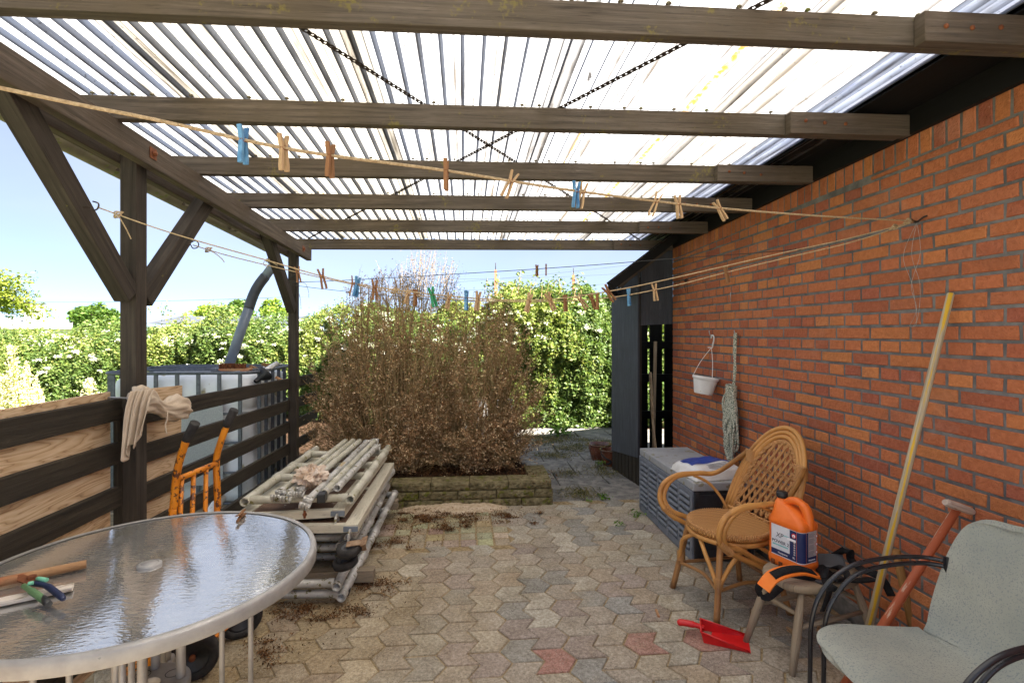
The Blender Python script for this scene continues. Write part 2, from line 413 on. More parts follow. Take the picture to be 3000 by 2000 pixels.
M['alu'] = plain('scaffold_alu', srgb(170, 166, 160), srgb(212, 209, 203), 14, .5, .25, .25, 70, .4, (26, .60, srgb(120, 112, 76)))
M['alu_moss'] = plain('mossy_alu', srgb(170, 165, 146), srgb(206, 201, 188), 7, .6, .15, .3, 60, .4, (24, .62, srgb(136, 128, 82)))
M['dark_metal'] = plain('dark_metal', srgb(44, 38, 34), srgb(70, 58, 50), 30, .6, .5, .2, 90)
M['rust'] = plain('rusty_metal', srgb(96, 52, 30), srgb(140, 84, 50), 30, .8, .2, .4, 90)
M['pvc_grey'] = plain('grey_pvc', srgb(104, 112, 124), srgb(124, 132, 142), 6, .45)
M['pvc_dark'] = plain('dark_pvc', srgb(58, 60, 64), srgb(76, 78, 82), 6, .4)
M['gutter'] = plain('gutter', srgb(104, 96, 80), srgb(136, 128, 104), 8, .6, 0, 0, 60, .4, (14, .6, srgb(110, 116, 62)))

# ------------------------------------------------------------ ground
def sheet(name, x0, x1, y0, y1, z, mat):
    b = MB(); i = [b.add((x0, y0, z)), b.add((x1, y0, z)), b.add((x1, y1, z)), b.add((x0, y1, z))]
    b.face(i, [(x0, y0), (x1, y0), (x1, y1), (x0, y1)]); return struct(b.build(name, mat))
sheet('ground', -400, 400, -60, 500, -0.09, M['grass'])
sheet('joint_bed', -1.66, 2.0, -.9, 4.58, -0.0030, M['sand'])
M['bounce_ground'] = plain('pale_bounce_ground', srgb(186, 180, 170), srgb(206, 200, 188), 6, .9, 0, .3, 90, .2)
sheet('unseen_bounce_ground', -9, 2.06, -12, -.9, -.012, M['bounce_ground']); sheet('unseen_bounce_ground', 2.06, 9, -12, -2.2, -.013, M['bounce_ground'])  # pale ground added out of view to bounce sunlight under the roof
PV = [(srgb(192, 181, 162), 6), (srgb(196, 189, 174), 3), (srgb(184, 173, 158), 5), (srgb(174, 160, 150), 3), (srgb(204, 195, 178), 3), (srgb(170, 166, 157), 3), (srgb(192, 176, 155), 3), (srgb(168, 166, 160), 2)]
def pick(tab):
    tot = sum(x[1] for x in tab); r = R.uniform(0, tot)
    for c, k in tab:
        r -= k
        if r <= 0: return c
    return tab[-1][0]
PW, PH, PA = .149, .177, .026
b = MB(); g = .0034
def paver_col(x, y):
    c = list(pick(PV)); k = R.uniform(.90, 1.06)
    moss = max(0, min(1, (-x + .25) / 1.0)) * max(0, min(1, (y - 1.2) / 1.2)) * R.uniform(.35, 1.0)
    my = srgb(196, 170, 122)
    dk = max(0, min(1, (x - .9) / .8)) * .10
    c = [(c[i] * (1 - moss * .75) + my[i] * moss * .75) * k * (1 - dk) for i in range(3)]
    return (*c, 1)
ix0, ix1 = int(-1.65 / PW) - 1, int(2.0 / PW) + 1
X0 = .118
REDS = [(G(1655, 1930), srgb(186, 142, 130)), (G(1895, 1870), srgb(190, 150, 138)), (G(2090, 1905), srgb(184, 146, 134)), (G(2190, 1512), srgb(184, 150, 134))]
for ix in range(ix0, ix1 + 1):
    xc = X0 + ix * PW
    for iy in range(-6, 27):
        left = ix % 2
        yc = iy * PH + (PH / 2 if left else 0) + .05
        y0, y1, ym = yc - PH / 2, yc + PH / 2, yc
        if yc > 4.5 or xc < -1.62 or xc > 1.93: continue
        if xc < .345 - .02 and yc > 3.62: continue
        sg = -1 if left else 1     # corners at -a for right-pointing, +a for left-pointing
        xa, xb = xc - PW / 2 - sg * PA, xc + PW / 2 - sg * PA
        tl, tr = xc - PW / 2 + sg * PA, xc + PW / 2 + sg * PA
        j = lambda: R.uniform(-.002, .002)
        poly = [(xa + g + j(), y0 + g + j()), (xb - g + j(), y0 + g + j()), (tr - g + j(), ym + j()), (xb - g + j(), y1 - g + j()), (xa + g + j(), y1 - g + j()), (tl + g + j(), ym + j())]
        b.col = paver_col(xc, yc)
        for q, cc in REDS:
            if abs(q.x - xc) < PW / 2 and abs(q.y - yc) < PH / 2: b.col = cc
        tx, ty = R.uniform(-.007, .007), R.uniform(-.007, .007)
        az = V(tx, ty, 1).normalized()
        b.chamfer_poly(poly, (0 - 0, 0, -.045 - tx * xc - ty * yc + R.uniform(-.0015, .0015)), V(1, 0, 0), V(0, 1, 0), V(0, 0, 1) if True else az, .048, .0038)
        # tilt the top
        for k in range(len(b.v) - 18, len(b.v)):
            x, y, z = b.v[k]; b.v[k] = (x, y, z + tx * x + ty * y)
# square setts in front of the planter
for ix in range(16):
    for iy in range(7):
        s = .1225; xc = .335 - (ix + .5) * s; yc = 3.66 + (iy + .5) * s
        if xc < -1.6: continue
        q = s / 2 - .003
        j = lambda: R.uniform(-.003, .003)
        poly = [(xc - q + j(), yc - q + j()), (xc + q + j(), yc - q + j()), (xc + q + j(), yc + q + j()), (xc - q + j(), yc + q + j())]
        c = pick([(srgb(204, 192, 160), 3), (srgb(196, 182, 156), 3), (srgb(210, 196, 168), 2), (srgb(188, 176, 148), 2)]); b.col = tuple(x * R.uniform(.85, 1.08) for x in c[:3]) + (1,)
        b.chamfer_poly(poly, (0, 0, -.045 + R.uniform(-.004, .002)), V(1, 0, 0), V(0, 1, 0), V(0, 0, 1), .048, .009)
struct(b.build('patio_paving', M['paver']))
# weathered dark flags of the garden path
b = MB(); b.col = (1, 1, 1, 1)
for ix in range(5):
    for iy in range(9):
        s = .5; x0 = .70 + ix * s - (.25 if iy % 2 else 0); y0 = 4.56 + iy * s
        if x0 + s < .6: continue
        j = lambda: R.uniform(-.012, .012); q = .006
        poly = [(x0 + q + j(), y0 + q + j()), (x0 + s - q + j(), y0 + q + j()), (x0 + s - q + j(), y0 + s - q + j()), (x0 + q + j(), y0 + s - q + j())]
        b.chamfer_poly(poly, (0, 0, -.05 - .012 * (y0 - 4.5) + R.uniform(-.006, .003)), V(1, 0, 0), V(0, 1, 0), V(0, 0, 1), .05, .007)
struct(b.build('garden_path', M['flag']))
sheet('path_bed', .3, 6.0, 4.56, 9.4, -.075, M['soil'])
sheet('bed_soil', -12, .3, 4.6, 11, -.07, M['soil'])

# ------------------------------------------------------------ brick house
XW = 2.059; YE = 4.98
def zsol(y): return 2.232 + .028 * (YE - y)
house = thing('brick_house', 'red brick house with grey mortar joints under a black eave board along the patio', 'house', (XW, 2, 0))
BR = [(srgb(188, 114, 76), 4), (srgb(184, 110, 75), 4), (srgb(194, 121, 76), 3), (srgb(174, 101, 73), 3), (srgb(200, 128, 80), 1.2), (srgb(166, 96, 74), 1.2), (srgb(186, 113, 79), 3)]
b = MB(); AX, AZ = V(0, -1, 0), V(-1, 0, 0)     # along the wall towards the camera
def brick(y1, ln, z0, hh, ztop=None, rough=0):
    """brick from y1 going ln towards -Y"""
    m = .0070
    j = lambda s=.0021: R.uniform(-s, s)
    zt = z0 + hh
    lo = z0 + j(); 
    pa = [(0 + j(), lo), (ln - 2 * m + j(), lo + j()), (ln - 2 * m + j(), zt + j()), (0 + j(), zt + j())]
    if ztop is not None:
        t0, t1 = zsol(y1) - .012, zsol(y1 - ln) - .012
        if t0 - z0 < .01: return
        pa[3] = (pa[3][0], min(pa[3][1], t0)); pa[2] = (pa[2][0], min(pa[2][1], t1))
    c = pick(BR); k = R.uniform(.92, 1.06) * (1.05 if ln < .2 else .97); b.col = (c[0] * k, c[1] * k, c[2] * k, 1)
    b.chamfer_poly([(p[0], p[1]) for p in pa], (XW + .008 + j(.001), y1 - m, 0), AX, V(0, 0, 1), AZ, .010, .0028, (R.uniform(0, 5), R.uniform(0, 5)))
YS = -1.9
for k in range(-21, 14):
    z0 = 1.5 - .0264 + .0667 * k; y = YE
    seq = []
    if k % 2 == 0: seq = [.234, .12] if k % 4 == 0 else [.234]
    else: seq = [.114, .062]
    i = 0
    while y > YS:
        ln = seq[i] if i < len(seq) else (.24 if k % 2 == 0 else .12)
        brick(y, ln, z0, .0528, True); y -= ln; i += 1
b.build('brick_wall', M['brick'], house)
b = MB(); y = YE
while y > YS:
    c = pick(BR); k = R.uniform(.86, 1.1); b.col = (c[0] * k, c[1] * k, c[2] * k, 1)
    z0 = zsol(y - .03); j = lambda s=.002: R.uniform(-s, s)
    b.chamfer_poly([(0 + j(), z0 + j()), (.0547 + j(), z0 + j()), (.0547 + j(), z0 + .108), (j(), z0 + .108)], (XW + .008, y - .006, 0), AX, V(0, 0, 1), AZ, .010, .0028, (R.uniform(0, 5), 0))
    y -= .0667
b.build('soldier_course', M['brick'], house)
b = MB(); b.bar((XW + .12, YS, 1.25), (XW + .12, YE - .004, 1.25), .235, 2.55); b.build('wall_core', M['mortar'], house)
b = MB(); b.bar((XW + .05, YS, .01), (XW + .05, YE - .01, .01), .16, .13); b.build('foundation', M['concrete'], house)
b = MB(); b.bar((XW - .02, YS, zsol(YS) + .150), (XW - .02, YE + .12, zsol(YE + .12) + .150), .03, .11); b.build('eave_board', M['eave_black'], house, bevel=.003)
b = MB(); b.bar((1.915, YS, zsol(YS) + .215), (1.915, YE + .12, zsol(YE + .12) + .215), .27, .018)
b.build('soffit_board', M['eave_black'], house, bevel=.003)
b = MB(); b.bar((1.79, YS, zsol(YS) + .232), (1.79, YE + .12, zsol(YE + .12) + .232), .02, .06); b.build('fascia', M['eave_black'], house)
# end wall and the roof above the eave
b = MB(); b.bar((XW + .24, YE - .1, 1.3), (7.5, YE - .1, 1.3), .2, 2.6); b.build('end_wall', M['brick'], house)
b = MB(); i = [b.add(p) for p in ((1.99, YS, 2.80), (1.99, YE + .15, 2.64), (6.2, YE + .15, 4.4), (6.2, YS, 4.5), (1.99, YS, 2.75), (1.99, YE + .15, 2.59), (6.2, YE + .15, 4.35), (6.2, YS, 4.45))]
for f in ((0, 1, 2, 3), (7, 6, 5, 4), (0, 4, 5, 1), (1, 5, 6, 2)): b.face([i[q] for q in f])
b.build('house_roof', M['eave_black'], house)

# ------------------------------------------------------------ pergola
perg = thing('pergola', 'dark timber lean-to pergola with white corrugated sheets fixed to the brick house', 'pergola', (-1.48, 2.48, 0))
def zb(x, y): return 2.426 - .034 * (y - 1.5) - .012 * (1.45 - x)
RY = [1.5275, 2.2175, 2.8775, 3.5175, 4.1875, 4.9175]
RY = [y + .04 for y in RY]
RY = [-.25, .16, .86] + RY
SCREW = None
for i, y in enumerate(RY):
    b = MB(); x0, x1 = -1.80, 2.02
    b.bar((x0, y, zb(x0, y) + .047), (x1, y, zb(x1, y) + .047), .045, .094)
    r = b.build('rafter', M['timber'], perg, bevel=.003)
    # mushroom-headed screws that hold the sheets
    x = x0 + .15
    while x < 1.7:
        if R.random() < .85 and i > 0:
            c = V(x, y - .012, zb(x, y) + .094)
            if SCREW is None:
                b = MB(); b.lathe([(.0022, 0), (.0022, .010), (.0095, .010), (.006, .016), (0, .017)], (0, 0, 0), 8); SCREW = b.build('roof_screw', M['gutter']); sc_ = SCREW
            else: sc_ = SCREW.copy(); COL.objects.link(sc_)
            sc_.parent = r; sc_.location = c - ROOT[perg.name]
        x += R.choice([.076, .152, .152, .228])
    b = MB(); yy = y - .045
    xt = 1.45 + R.uniform(-.012, .012)
    b.bar((xt, yy, zb(xt, y) + .040), (2.03, yy, zb(2.03, y) + .040), .042, .096)
    rt = b.build('rafter_tail', M['timber_plain'], house, bevel=.003)
    for q in (.07, .16, .26):
        b = MB(); b.lathe([(.008, 0), (.008, .004), (0, .005)], (xt + q, yy - .021, zb(xt, y) + .042 + R.uniform(-.008, .008)), 8, (0, -1, 0)); b.build('bolt', M['rust'], rt)
# sheets
x = -1.86; k = 0; PT = .076
tints = [srgb(244, 244, 246), srgb(240, 232, 216), srgb(246, 246, 246), srgb(248, 248, 250), srgb(240, 240, 240)]
while x < 1.2:
    b = MB(); n = 11 if k else 10; b.col = tints[k % 5]
    prof = []
    for i in range(n):
        for fx, fz in ((0, 0), (.34, 0), (.50, .018), (.84, .018)): prof.append((x + (i + fx) * PT, fz, i + fx))
    prof.append((x + n * PT, 0, n))
    yv = [-.34 + q * .24 for q in range(23)] + [5.06]  # unseen rear edge kept short so sun reaches the floor behind
    rows = [[b.add((px, yy, zb(px, yy) + .1105 + pz + k % 2 * .0012)) for px, pz, u in prof] for yy in yv]
    for q in range(len(yv) - 1):
        for i in range(len(prof) - 1):
            u0, u1 = prof[i][2], prof[i + 1][2]
            b.face((rows[q][i], rows[q][i + 1], rows[q + 1][i + 1], rows[q + 1][i]), [(u0, yv[q]), (u1, yv[q]), (u1, yv[q + 1]), (u0, yv[q + 1])])
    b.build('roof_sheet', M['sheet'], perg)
    x += (n - 1) * PT; k += 1
b = MB(); b.col = srgb(205, 214, 235)
b.grid(lambda u, v: V(1.575 + .225 * u, -.34 + 5.38 * v, zb(1.6, -.34 + 5.38 * v) + .128 + (.014 if .3 < u < .7 else 0)), 4, 8, False, 4, 6)
b.build('flashing_strip', M['flash'], perg)
# beams, posts and braces
def beam(x, name='beam'):
    b = MB(); y0, y1 = -.34, 4.93
    b.bar((x, y0, zb(x, y0) - .056), (x, y1, zb(x, y1) - .056), .045, .112); return b.build(name, M['timber_plain'], perg, bevel=.004)
bm = beam(-1.4225); beam(-1.5375)
for yy in (2.48, 4.68):
    b = MB(); b.bar((-1.3985, yy, zb(-1.4, yy) - .05), (-1.3965, yy, zb(-1.4, yy) - .05), .05, .05, (0, 0, 1)); b.lathe([(.012, 0), (.010, .014), (0, .015)], (-1.397, yy, zb(-1.4, yy) - .05), 6, (1, 0, 0)); b.build('bolt_plate', M['rust'], bm)
def post(y, name='post'):
    b = MB(); b.bar((-1.48, y, -.02), (-1.48, y, zb(-1.48, y) - .005), .070, .078, (0, 1, 0)); return b.build(name, M['post'], perg, bevel=.004)
post(2.479); post(4.675); post(.25)
def brace(y0, z0, y1, z1):
    b = MB(); d = V(0, y1 - y0, z1 - z0).normalized()
    b.bar((-1.48, y0, z0), (-1.48, y1, z1), .066, .088, d.cross(V(1, 0, 0))); return b.build('brace', M['post'], perg, bevel=.004)
brace(2.43, 1.665, 1.79, 2.335); brace(2.53, 1.655, 3.17, 2.30); brace(4.63, 1.70, 4.03, 2.27)
# gutter with downpipe bend
b = MB(); xg = -1.86
def gut(u, v):
    y = -.34 + 5.44 * v; a = PI * (1 + u)
    return V(xg + .055 * math.cos(a), y, zb(xg, y) + .055 + .052 * math.sin(a))
b.grid(gut, 10, 4); gu = b.build('gutter', M['gutter'], perg, solid=.003)
for y in RY[3:]:
    b = MB(); b.bar((xg + .03, y, zb(xg, y) + .045), (xg + .09, y, zb(xg, y) + .02), .03, .05); b.build('gutter_bracket', M['dark_metal'], gu)
pe = P(826, 745, 5.05); pb = P(748, 848, 4.98); pl = P(672, 1066, 4.85)
b = MB(); b.tube([V(xg, pe.y + .05, zb(xg, 4.9) + .02), V(xg, pe.y, 2.2), pe + (pb - pe) * .15, pe + (pb - pe) * .7], .043, 16)
dp = b.build('downpipe', M['pvc_grey'], perg)
b = MB(); b.tube(smooth_path([pe + (pb - pe) * .62, pb + (pe - pb) * .12, pb + (pl - pb) * .08, pb + (pl - pb) * .26], 5), .0475, 16); b.build('elbow', M['pvc_dark'], dp)
b = MB(); b.tube([pb + (pl - pb) * .2, pl], .044, 16); b.build('drop_pipe', M['pvc_grey'], dp)
# perforated steel straps that cross below the sheets
def strap(y0, y1, fx, wav):
    b = MB(); n = int(abs(y1 - y0) / .022 / .8)
    d = V(fx(y1) - fx(y0), y1 - y0, 0).normalized(); s = V(-d.y, d.x, 0); L = V(fx(y1) - fx(y0), y1 - y0, 0).length; st = .026; n = int(L / st)
    for i in range(n):
        y = y0 + (y1 - y0) * i / n; c = V(fx(y), y, zb(fx(y), y) + .099)
        w0, w1 = .012, (.012 if not wav else .0085)
        p = lambda a, q: c + d * a + s * q
        ids = [b.add(p(*q)) for q in ((0, -w1), (.0085, -w0), (.0175, -w0), (.026, -w1), (0, w1), (.0085, w0), (.0175, w0), (.026, w1), (.0085, -.0045), (.0175, -.0045), (.0085, .0045), (.0175, .0045))]
        for f in ((0, 1, 5, 4), (2, 3, 7, 6), (1, 2, 9, 8), (10, 11, 6, 5)): b.face([ids[q] for q in f])
    return b.build('steel_strap', M['dark_metal'], perg, solid=.0015)
strap(.3, 4.95, lambda y: -.197 + .70 * (y - 2.22), True)
strap(.1, 4.95, lambda y: .442 - .687 * (y - 2.22), False)

# ------------------------------------------------------------ board fence
fence = thing('board_fence', 'low fence of dark horizontal boards between the pergola posts with plywood behind', 'fence', (-1.51, 2.0, 0))
def fboard(y0, y1, z0, z1, hh=.09, x=-1.5125):
    b = MB(); b.bar((x, y0, z0 - hh / 2), (x, y1, z1 - hh / 2), .025, hh); b.build('board', M['black_timber'], fence, bevel=.003)
for k in range(6):
    t = 1.215 - k * .190; fboard(-.3, 2.432, t + .004, t - .004 * k * .4, .092 if k else .096)
for k in range(6):
    fboard(2.520, 4.634, 1.163 - k * .187, 1.108 - k * .187, .09)
    fboard(4.716, 5.5, 1.105 - k * .187, 1.09 - k * .187, .09)
b = MB()
b.bar((-1.535, -.3, .67), (-1.535, 2.40, .67), .014, 1.15)
b.build('plywood_panel', M['ply'], fence)
b = MB(); b.bar((-1.535, 2.54, .68), (-1.535, 2.95, .66), .014, 1.11); b.build('plywood_panel', M['ply'], fence)
b = MB(); b.bar((-1.5125, 2.425, .05), (-1.5125, 2.425, 1.17), .02, .03, (0, 1, 0)); b.build('batten', M['black_timber'], fence)

# ------------------------------------------------------------ shed
shed = thing('garden_shed', 'black plywood lean-to shed with a sloping roof and an open doorway beside the brick wall', 'shed', (1.72, 5, 0))
P2 = V(1.72, 4.975, 0); P1 = V(1.645, 5.63, 0)
def zr(x, y): return 2.11 + .75 * (x - 1.72) - .245 * (y - 4.98)
def quad_panel(name, a, c, za0, zc0, za1, zc1, th, mat, parent):
    b = MB(); d = (c - a).normalized(); nrm = V(d.y, -d.x, 0) * th
    ids = []
    for o in (V(0, 0, 0), nrm):
        for p, z in ((a, za0), (c, zc0), (c, zc1), (a, za1)): ids.append(b.add(V(p.x, p.y, z) + o))
    uv = [(0, za0), ((c - a).length, zc0), ((c - a).length, zc1), (0, za1)]
    b.face(ids[:4][::-1], uv[::-1]); b.face(ids[4:], uv)
    for k in range(4): b.face((ids[k], ids[(k + 1) % 4], ids[(k + 1) % 4 + 4], ids[k + 4]))
    return b.build(name, mat, parent)
quad_panel('side_panel', P2, P1, .27, .20, zr(1.72, 4.98) - .01, zr(1.645, 5.63) - .01, -.018, M['shed'], shed)
quad_panel('lintel_panel', V(1.742, 5.0, 0), V(2.07, 5.0, 0), 1.575, 1.590, zr(1.742, 5.0) - .01, zr(2.07, 5.0) - .01, -.018, M['shed'], shed)
b = MB(); b.bar((1.735, 5.03, -.05), (1.735, 5.03, 2.05), .04, .04, (0, 1, 0)); b.build('door_post', M['black_timber'], shed)
for i in range(8):
    b = MB(); p = P2 + (P1 - P2) * ((i + .3) / 7.6); b.box((p.x + .015, p.y, .05), (.045, .075, .42 + R.uniform(-.02, .02)), .1); b.build('plinth_post', M['black_timber'], shed, bevel=.004)
# back of the shed: upright boards with gaps that let daylight in
yb = 6.25; x = 1.90
while x < 3.3:
    wd = R.uniform(.13, .19)
    b = MB(); b.bar((x + wd / 2, yb, 0), (x + wd / 2, yb, 1.9), wd, .02, (0, 1, 0)); b.build('back_board', M['eave_black'], shed); x += wd + R.choice([.012, .02, .03])
for z in (.5, .95, 1.35):
    b = MB(); b.bar((1.90, yb - .06, z), (3.3, yb - .06, z), .07, .09); b.build('cross_rail', M['eave_black'], shed)
b = MB(); b.bar((1.665, 5.64, .9), (1.915, yb, .9), .02, 1.75); b.build('wall_panel', M['eave_black'], shed)
b = MB(); b.bar((3.3, 4.99, 1.1), (3.3, yb, 1.1), .02, 2.2); b.build('wall_panel', M['eave_black'], shed)
b = MB(); b.bar((2.0, 5.64, -.02), (3.28, 5.64, -.02), 1.1, .03); b.build('shed_floor', M['soil'], shed)
# roof: corrugated sheet with a barge board on its edge
b = MB(); nn = 30
def rf(u, v):
    y = 4.76 + 1.6 * v; x = 1.40 + .40 * (y - 4.9) + (1.85 - .3 * v) * u
    return V(x, y, zr(x, y) + .085 + .012 * math.sin(v * 1.6 / .076 * 2 * PI))
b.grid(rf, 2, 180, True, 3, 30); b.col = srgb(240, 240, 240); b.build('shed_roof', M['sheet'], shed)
b = MB(); b.bar((1.36, 4.775, zr(1.36, 4.775) + .045), (2.05, 4.775, zr(2.05, 4.775) + .045), .022, .09, (0, 0, 1)); b.build('barge_board', M['eave_black'], shed)
b = MB(); b.bar((1.36, 4.79, zr(1.36, 4.79) + .02), (1.99, 6.35, zr(1.99, 6.35) + .02), .02, .09); b.build('eave_fascia', M['eave_black'], shed)
for y in (5.0, 5.5, 6.1):
    b = MB(); xx = 1.46 + .4 * (y - 4.9); b.bar((xx, y, zr(xx, y) + .03), (2.3, y, zr(2.3, y) + .03), .045, .07); b.build('roof_rafter', M['timber_plain'], shed)
# old timber leaning inside the doorway
for (u0, v0, u1, v1, zc, rr) in ((1905, 1090, 1925, 1330, 5.6, .018), (1911, 1225, 1936, 1330, 5.5, .012), (1920, 1000, 1912, 1330, 5.9, .02)):
    b = MB(); b.tube([P(u0, v0, zc), P(u1, v1 + 110, zc - .2)], rr, 6)
    o = b.build('timber_pole', M['ply']); tag(o, {.018: 'thick brown pole leaning inside the dark shed doorway', .012: 'thin pale slat leaning low inside the dark shed doorway', .02: 'tall shadowed pole standing furthest inside the shed doorway'}[rr], 'pole')

# ------------------------------------------------------------ raised bed of split blocks
bed = thing('raised_bed', 'low raised bed edged with three courses of mossy split concrete blocks', 'raised bed', (-.3, 4.6, 0))
def rough_block(x0, x1, y0, y1, z0, z1):
    b = MB(); nu = max(4, int((x1 - x0) / .018)); nv = 5
    fr = lambda u, v: V(x0 + (x1 - x0) * u, y0 + (0 if (u in (0, 1) or v in (0, 1)) else -.004 - R.uniform(0, .011)), z0 + (z1 - z0) * v)
    b.grid(fr, nu, nv, False)
    ids = [b.add(p) for p in ((x0, y0, z0), (x1, y0, z0), (x1, y0, z1), (x0, y0, z1), (x0, y1, z0), (x1, y1, z0), (x1, y1, z1), (x0, y1, z1))]
    for f in ((3, 2, 6, 7), (1, 5, 6, 2), (4, 0, 3, 7), (5, 4, 7, 6)): b.face([ids[q] for q in f], [(0, 0), (.3, 0), (.3, .2), (0, .2)])
    return b.build('block', M['block'], bed)
for c, (z0, off) in enumerate(((-.02, .12), (.066, 0.0), (.140, .22))):
    x = .775 - (.0 if c < 2 else .012); first = True
    while x > -1.5:
        ln = (off + .16 if first else .335); x0 = max(-1.5, x - ln)
        rough_block(x0 + .003, x - .003, 4.49 + c * .006, 4.70, z0, z0 + (.082 if c == 0 else .070)); x -= ln; first = False
for c, z0 in enumerate((-.02, .066, .140)):
    y = 4.71
    while y < 5.1 - z0 * 2:
        b = MB(); b.box((.675, y + .165, z0 + .035), (.19, .325, .070)); b.build('block', M['block'], bed, bevel=.006); y += .335
b = MB(); b.grid(lambda u, v: V(-1.45 + 2.03 * u, 4.68 + 1.9 * v, .175 + R.uniform(-.015, .02)), 50, 46, True, 4, 4); b.build('soil', M['soil'], bed)
# ------------------------------------------------------------ materials of the things
M['tank'] = plain('tank_plastic', srgb(222, 225, 230), srgb(240, 242, 244), 3, .4, 0, .1, 20, .4, (4.5, .60, srgb(168, 160, 132)))
M['plate'] = plain('zinc_plate', srgb(140, 143, 148), srgb(166, 168, 172), 140, .55, .1, 0)
M['orange_paint'] = plain('chipped_orange', srgb(214, 124, 20), srgb(232, 146, 34), 10, .5, 0, .3, 60, .4, (38, .555, srgb(92, 50, 30)))
M['rubber'] = plain('rubber', srgb(34, 32, 32), srgb(60, 57, 55), 20, .8, 0, .3, 80, .3)
M['black_plastic'] = plain('black_plastic', srgb(26, 26, 28), srgb(44, 44, 46), 20, .45)
def m_glass():
    t = NT('dusty_table_glass'); o = t.obj()
    st = t.n('Mapping', Vector=o, Scale=(46, 120, 46), Rotation=(0, 0, .35)).outputs[0]
    r = t.noise(st, 1.0, 2, .5)
    big = t.noise(o, 3.2, 4)
    c = t.ramp(big, (.3, srgb(142, 142, 140)), (.55, srgb(160, 157, 151)), (.75, srgb(172, 166, 146)))
    c = t.mix(c, srgb(158, 146, 96), t.math('MULTIPLY', t.ramp(t.noise(o, 4.5, 4), (.56, 0), (.72, 1)), .5))
    c = t.mix(c, srgb(88, 88, 90), t.math('MULTIPLY', t.ramp(t.noise(st, .6, 3), (.45, 1), (.6, 0)), .35))
    b = t.bsdf(c, .07, 0, t.bump(r, .20, .003), 1.0)
    b.inputs['IOR'].default_value = 3.3
    return t.mat
M['glass'] = m_glass()
M['table_metal'] = plain('grey_table_metal', srgb(150, 147, 144), srgb(172, 168, 164), 16, .5, .2, .15, 80, .4, (60, .70, srgb(128, 127, 126)))
def m_wrap(name, c1, c2, c3, sc, rough=.45):
    t = NT(name); uv = t.uv(sc, 6); o = t.obj()
    n = t.noise(t.uv(3, 40), 1, 4)
    c = t.ramp(n, (.3, c1), (.7, c2)); c = t.mix(c, c3, t.ramp(t.noise(o, 9, 3), (.55, 0), (.75, .8)))
    t.bsdf(c, rough, 0, t.bump(n, .2, .002), .45); return t.mat
M['rattan'] = m_wrap('rattan_cane', srgb(176, 122, 62), srgb(206, 152, 86), srgb(150, 98, 48), 3)
M['rattan_dark'] = m_wrap('rattan_leg', srgb(138, 96, 58), srgb(178, 130, 80), srgb(116, 78, 48), 3)
M['wicker'] = m_wrap('wicker_strip', srgb(160, 110, 62), srgb(200, 152, 96), srgb(146, 100, 60), 3, .55)
def m_weave():
    t = NT('woven_seat'); uv = t.n('TexCoord').outputs['UV']
    w1 = t.n('TexWave', Vector=uv, Scale=24.0, Distortion=2.0, Detail=2.0, _bands_direction='X').outputs['Fac']
    w2 = t.n('TexWave', Vector=uv, Scale=10.0, Distortion=2.5, Detail=1.0, _bands_direction='Y').outputs['Fac']
    h = t.math('MULTIPLY', w1, t.math('ADD', w2, .3))
    c = t.ramp(h, (0, srgb(140, 92, 44)), (.5, srgb(190, 136, 76)), (1, srgb(214, 166, 104)))
    t.bsdf(c, .5, 0, t.bump(h, .6, .004), .4); return t.mat
M['weave'] = m_weave()
M['can'] = plain('orange_can', srgb(226, 106, 34), srgb(238, 124, 48), 9, .38, 0, .08, 120, .4, (120, .7, srgb(206, 140, 90)))
M['label_white'] = plain('label_white', srgb(206, 210, 220), srgb(222, 224, 230), 20, .4)
M['label_navy'] = plain('label_navy', srgb(30, 42, 86), srgb(38, 52, 100), 20, .4)
M['label_grey'] = plain('label_grey', srgb(176, 170, 172), srgb(190, 184, 184), 20, .4)
M['label_teal'] = plain('label_teal', srgb(110, 178, 184), srgb(150, 205, 208), 50, .4)
M['print_dark'] = plain('print_dark', srgb(28, 34, 56), None, 20, .5)
M['print_white'] = plain('print_white', srgb(236, 236, 240), None, 20, .5)
M['print_grey'] = plain('print_grey', srgb(96, 98, 108), None, 20, .4)
M['print_red'] = plain('print_red', srgb(200, 40, 36), None, 20, .5)
M['stool'] = wood('weathered_stool', srgb(118, 104, 88), srgb(176, 160, 138), srgb(150, 134, 112), 3, 40, .85, .6)
M['webbing'] = plain('black_webbing', srgb(24, 24, 26), srgb(42, 42, 44), 60, .8, 0, .5, 500, .2)
M['orange_pad'] = plain('orange_pad', srgb(236, 120, 36), srgb(244, 134, 50), 20, .6)
M['red_plastic'] = plain('red_plastic', srgb(196, 20, 24), srgb(216, 34, 36), 12, .35, 0, .05, 60, .5, (60, .70, srgb(150, 60, 56)))
M['pole_yellow'] = NT('yellow_pole')
def m_pole(name, base1, base2, paint, th, sx=2.0, sy=14.0, side=False):
    t = NT(name); n = t.noise(t.uv(sx, sy), 1.0, 5, .7)
    if side:
        vv = t.n('SeparateXYZ', Vector=t.n('TexCoord').outputs['UV']).outputs[1]; n = t.math('ADD', t.math('MULTIPLY', n, .7), t.math('MULTIPLY', t.math('SINE', t.math('MULTIPLY', vv, 84.0)), .20))
    g = t.noise(t.uv(3, 90), 1, 4)
    c = t.ramp(g, (.3, base1), (.7, base2)); c = t.mix(c, paint, t.ramp(n, (th, 0), (th + .05, 1)))
    t.bsdf(c, .6, 0, t.bump(g, .3, .003), .4); return t.mat
bpy.data.materials.remove(M['pole_yellow'].mat)
M['pole_yellow'] = m_pole('yellow_pole', srgb(140, 126, 104), srgb(190, 176, 150), srgb(200, 160, 40), .50, 2.0, 14.0, True)
M['pole_red'] = m_pole('red_handle', srgb(170, 140, 118), srgb(206, 180, 160), srgb(164, 84, 52), .40, 4, 24)
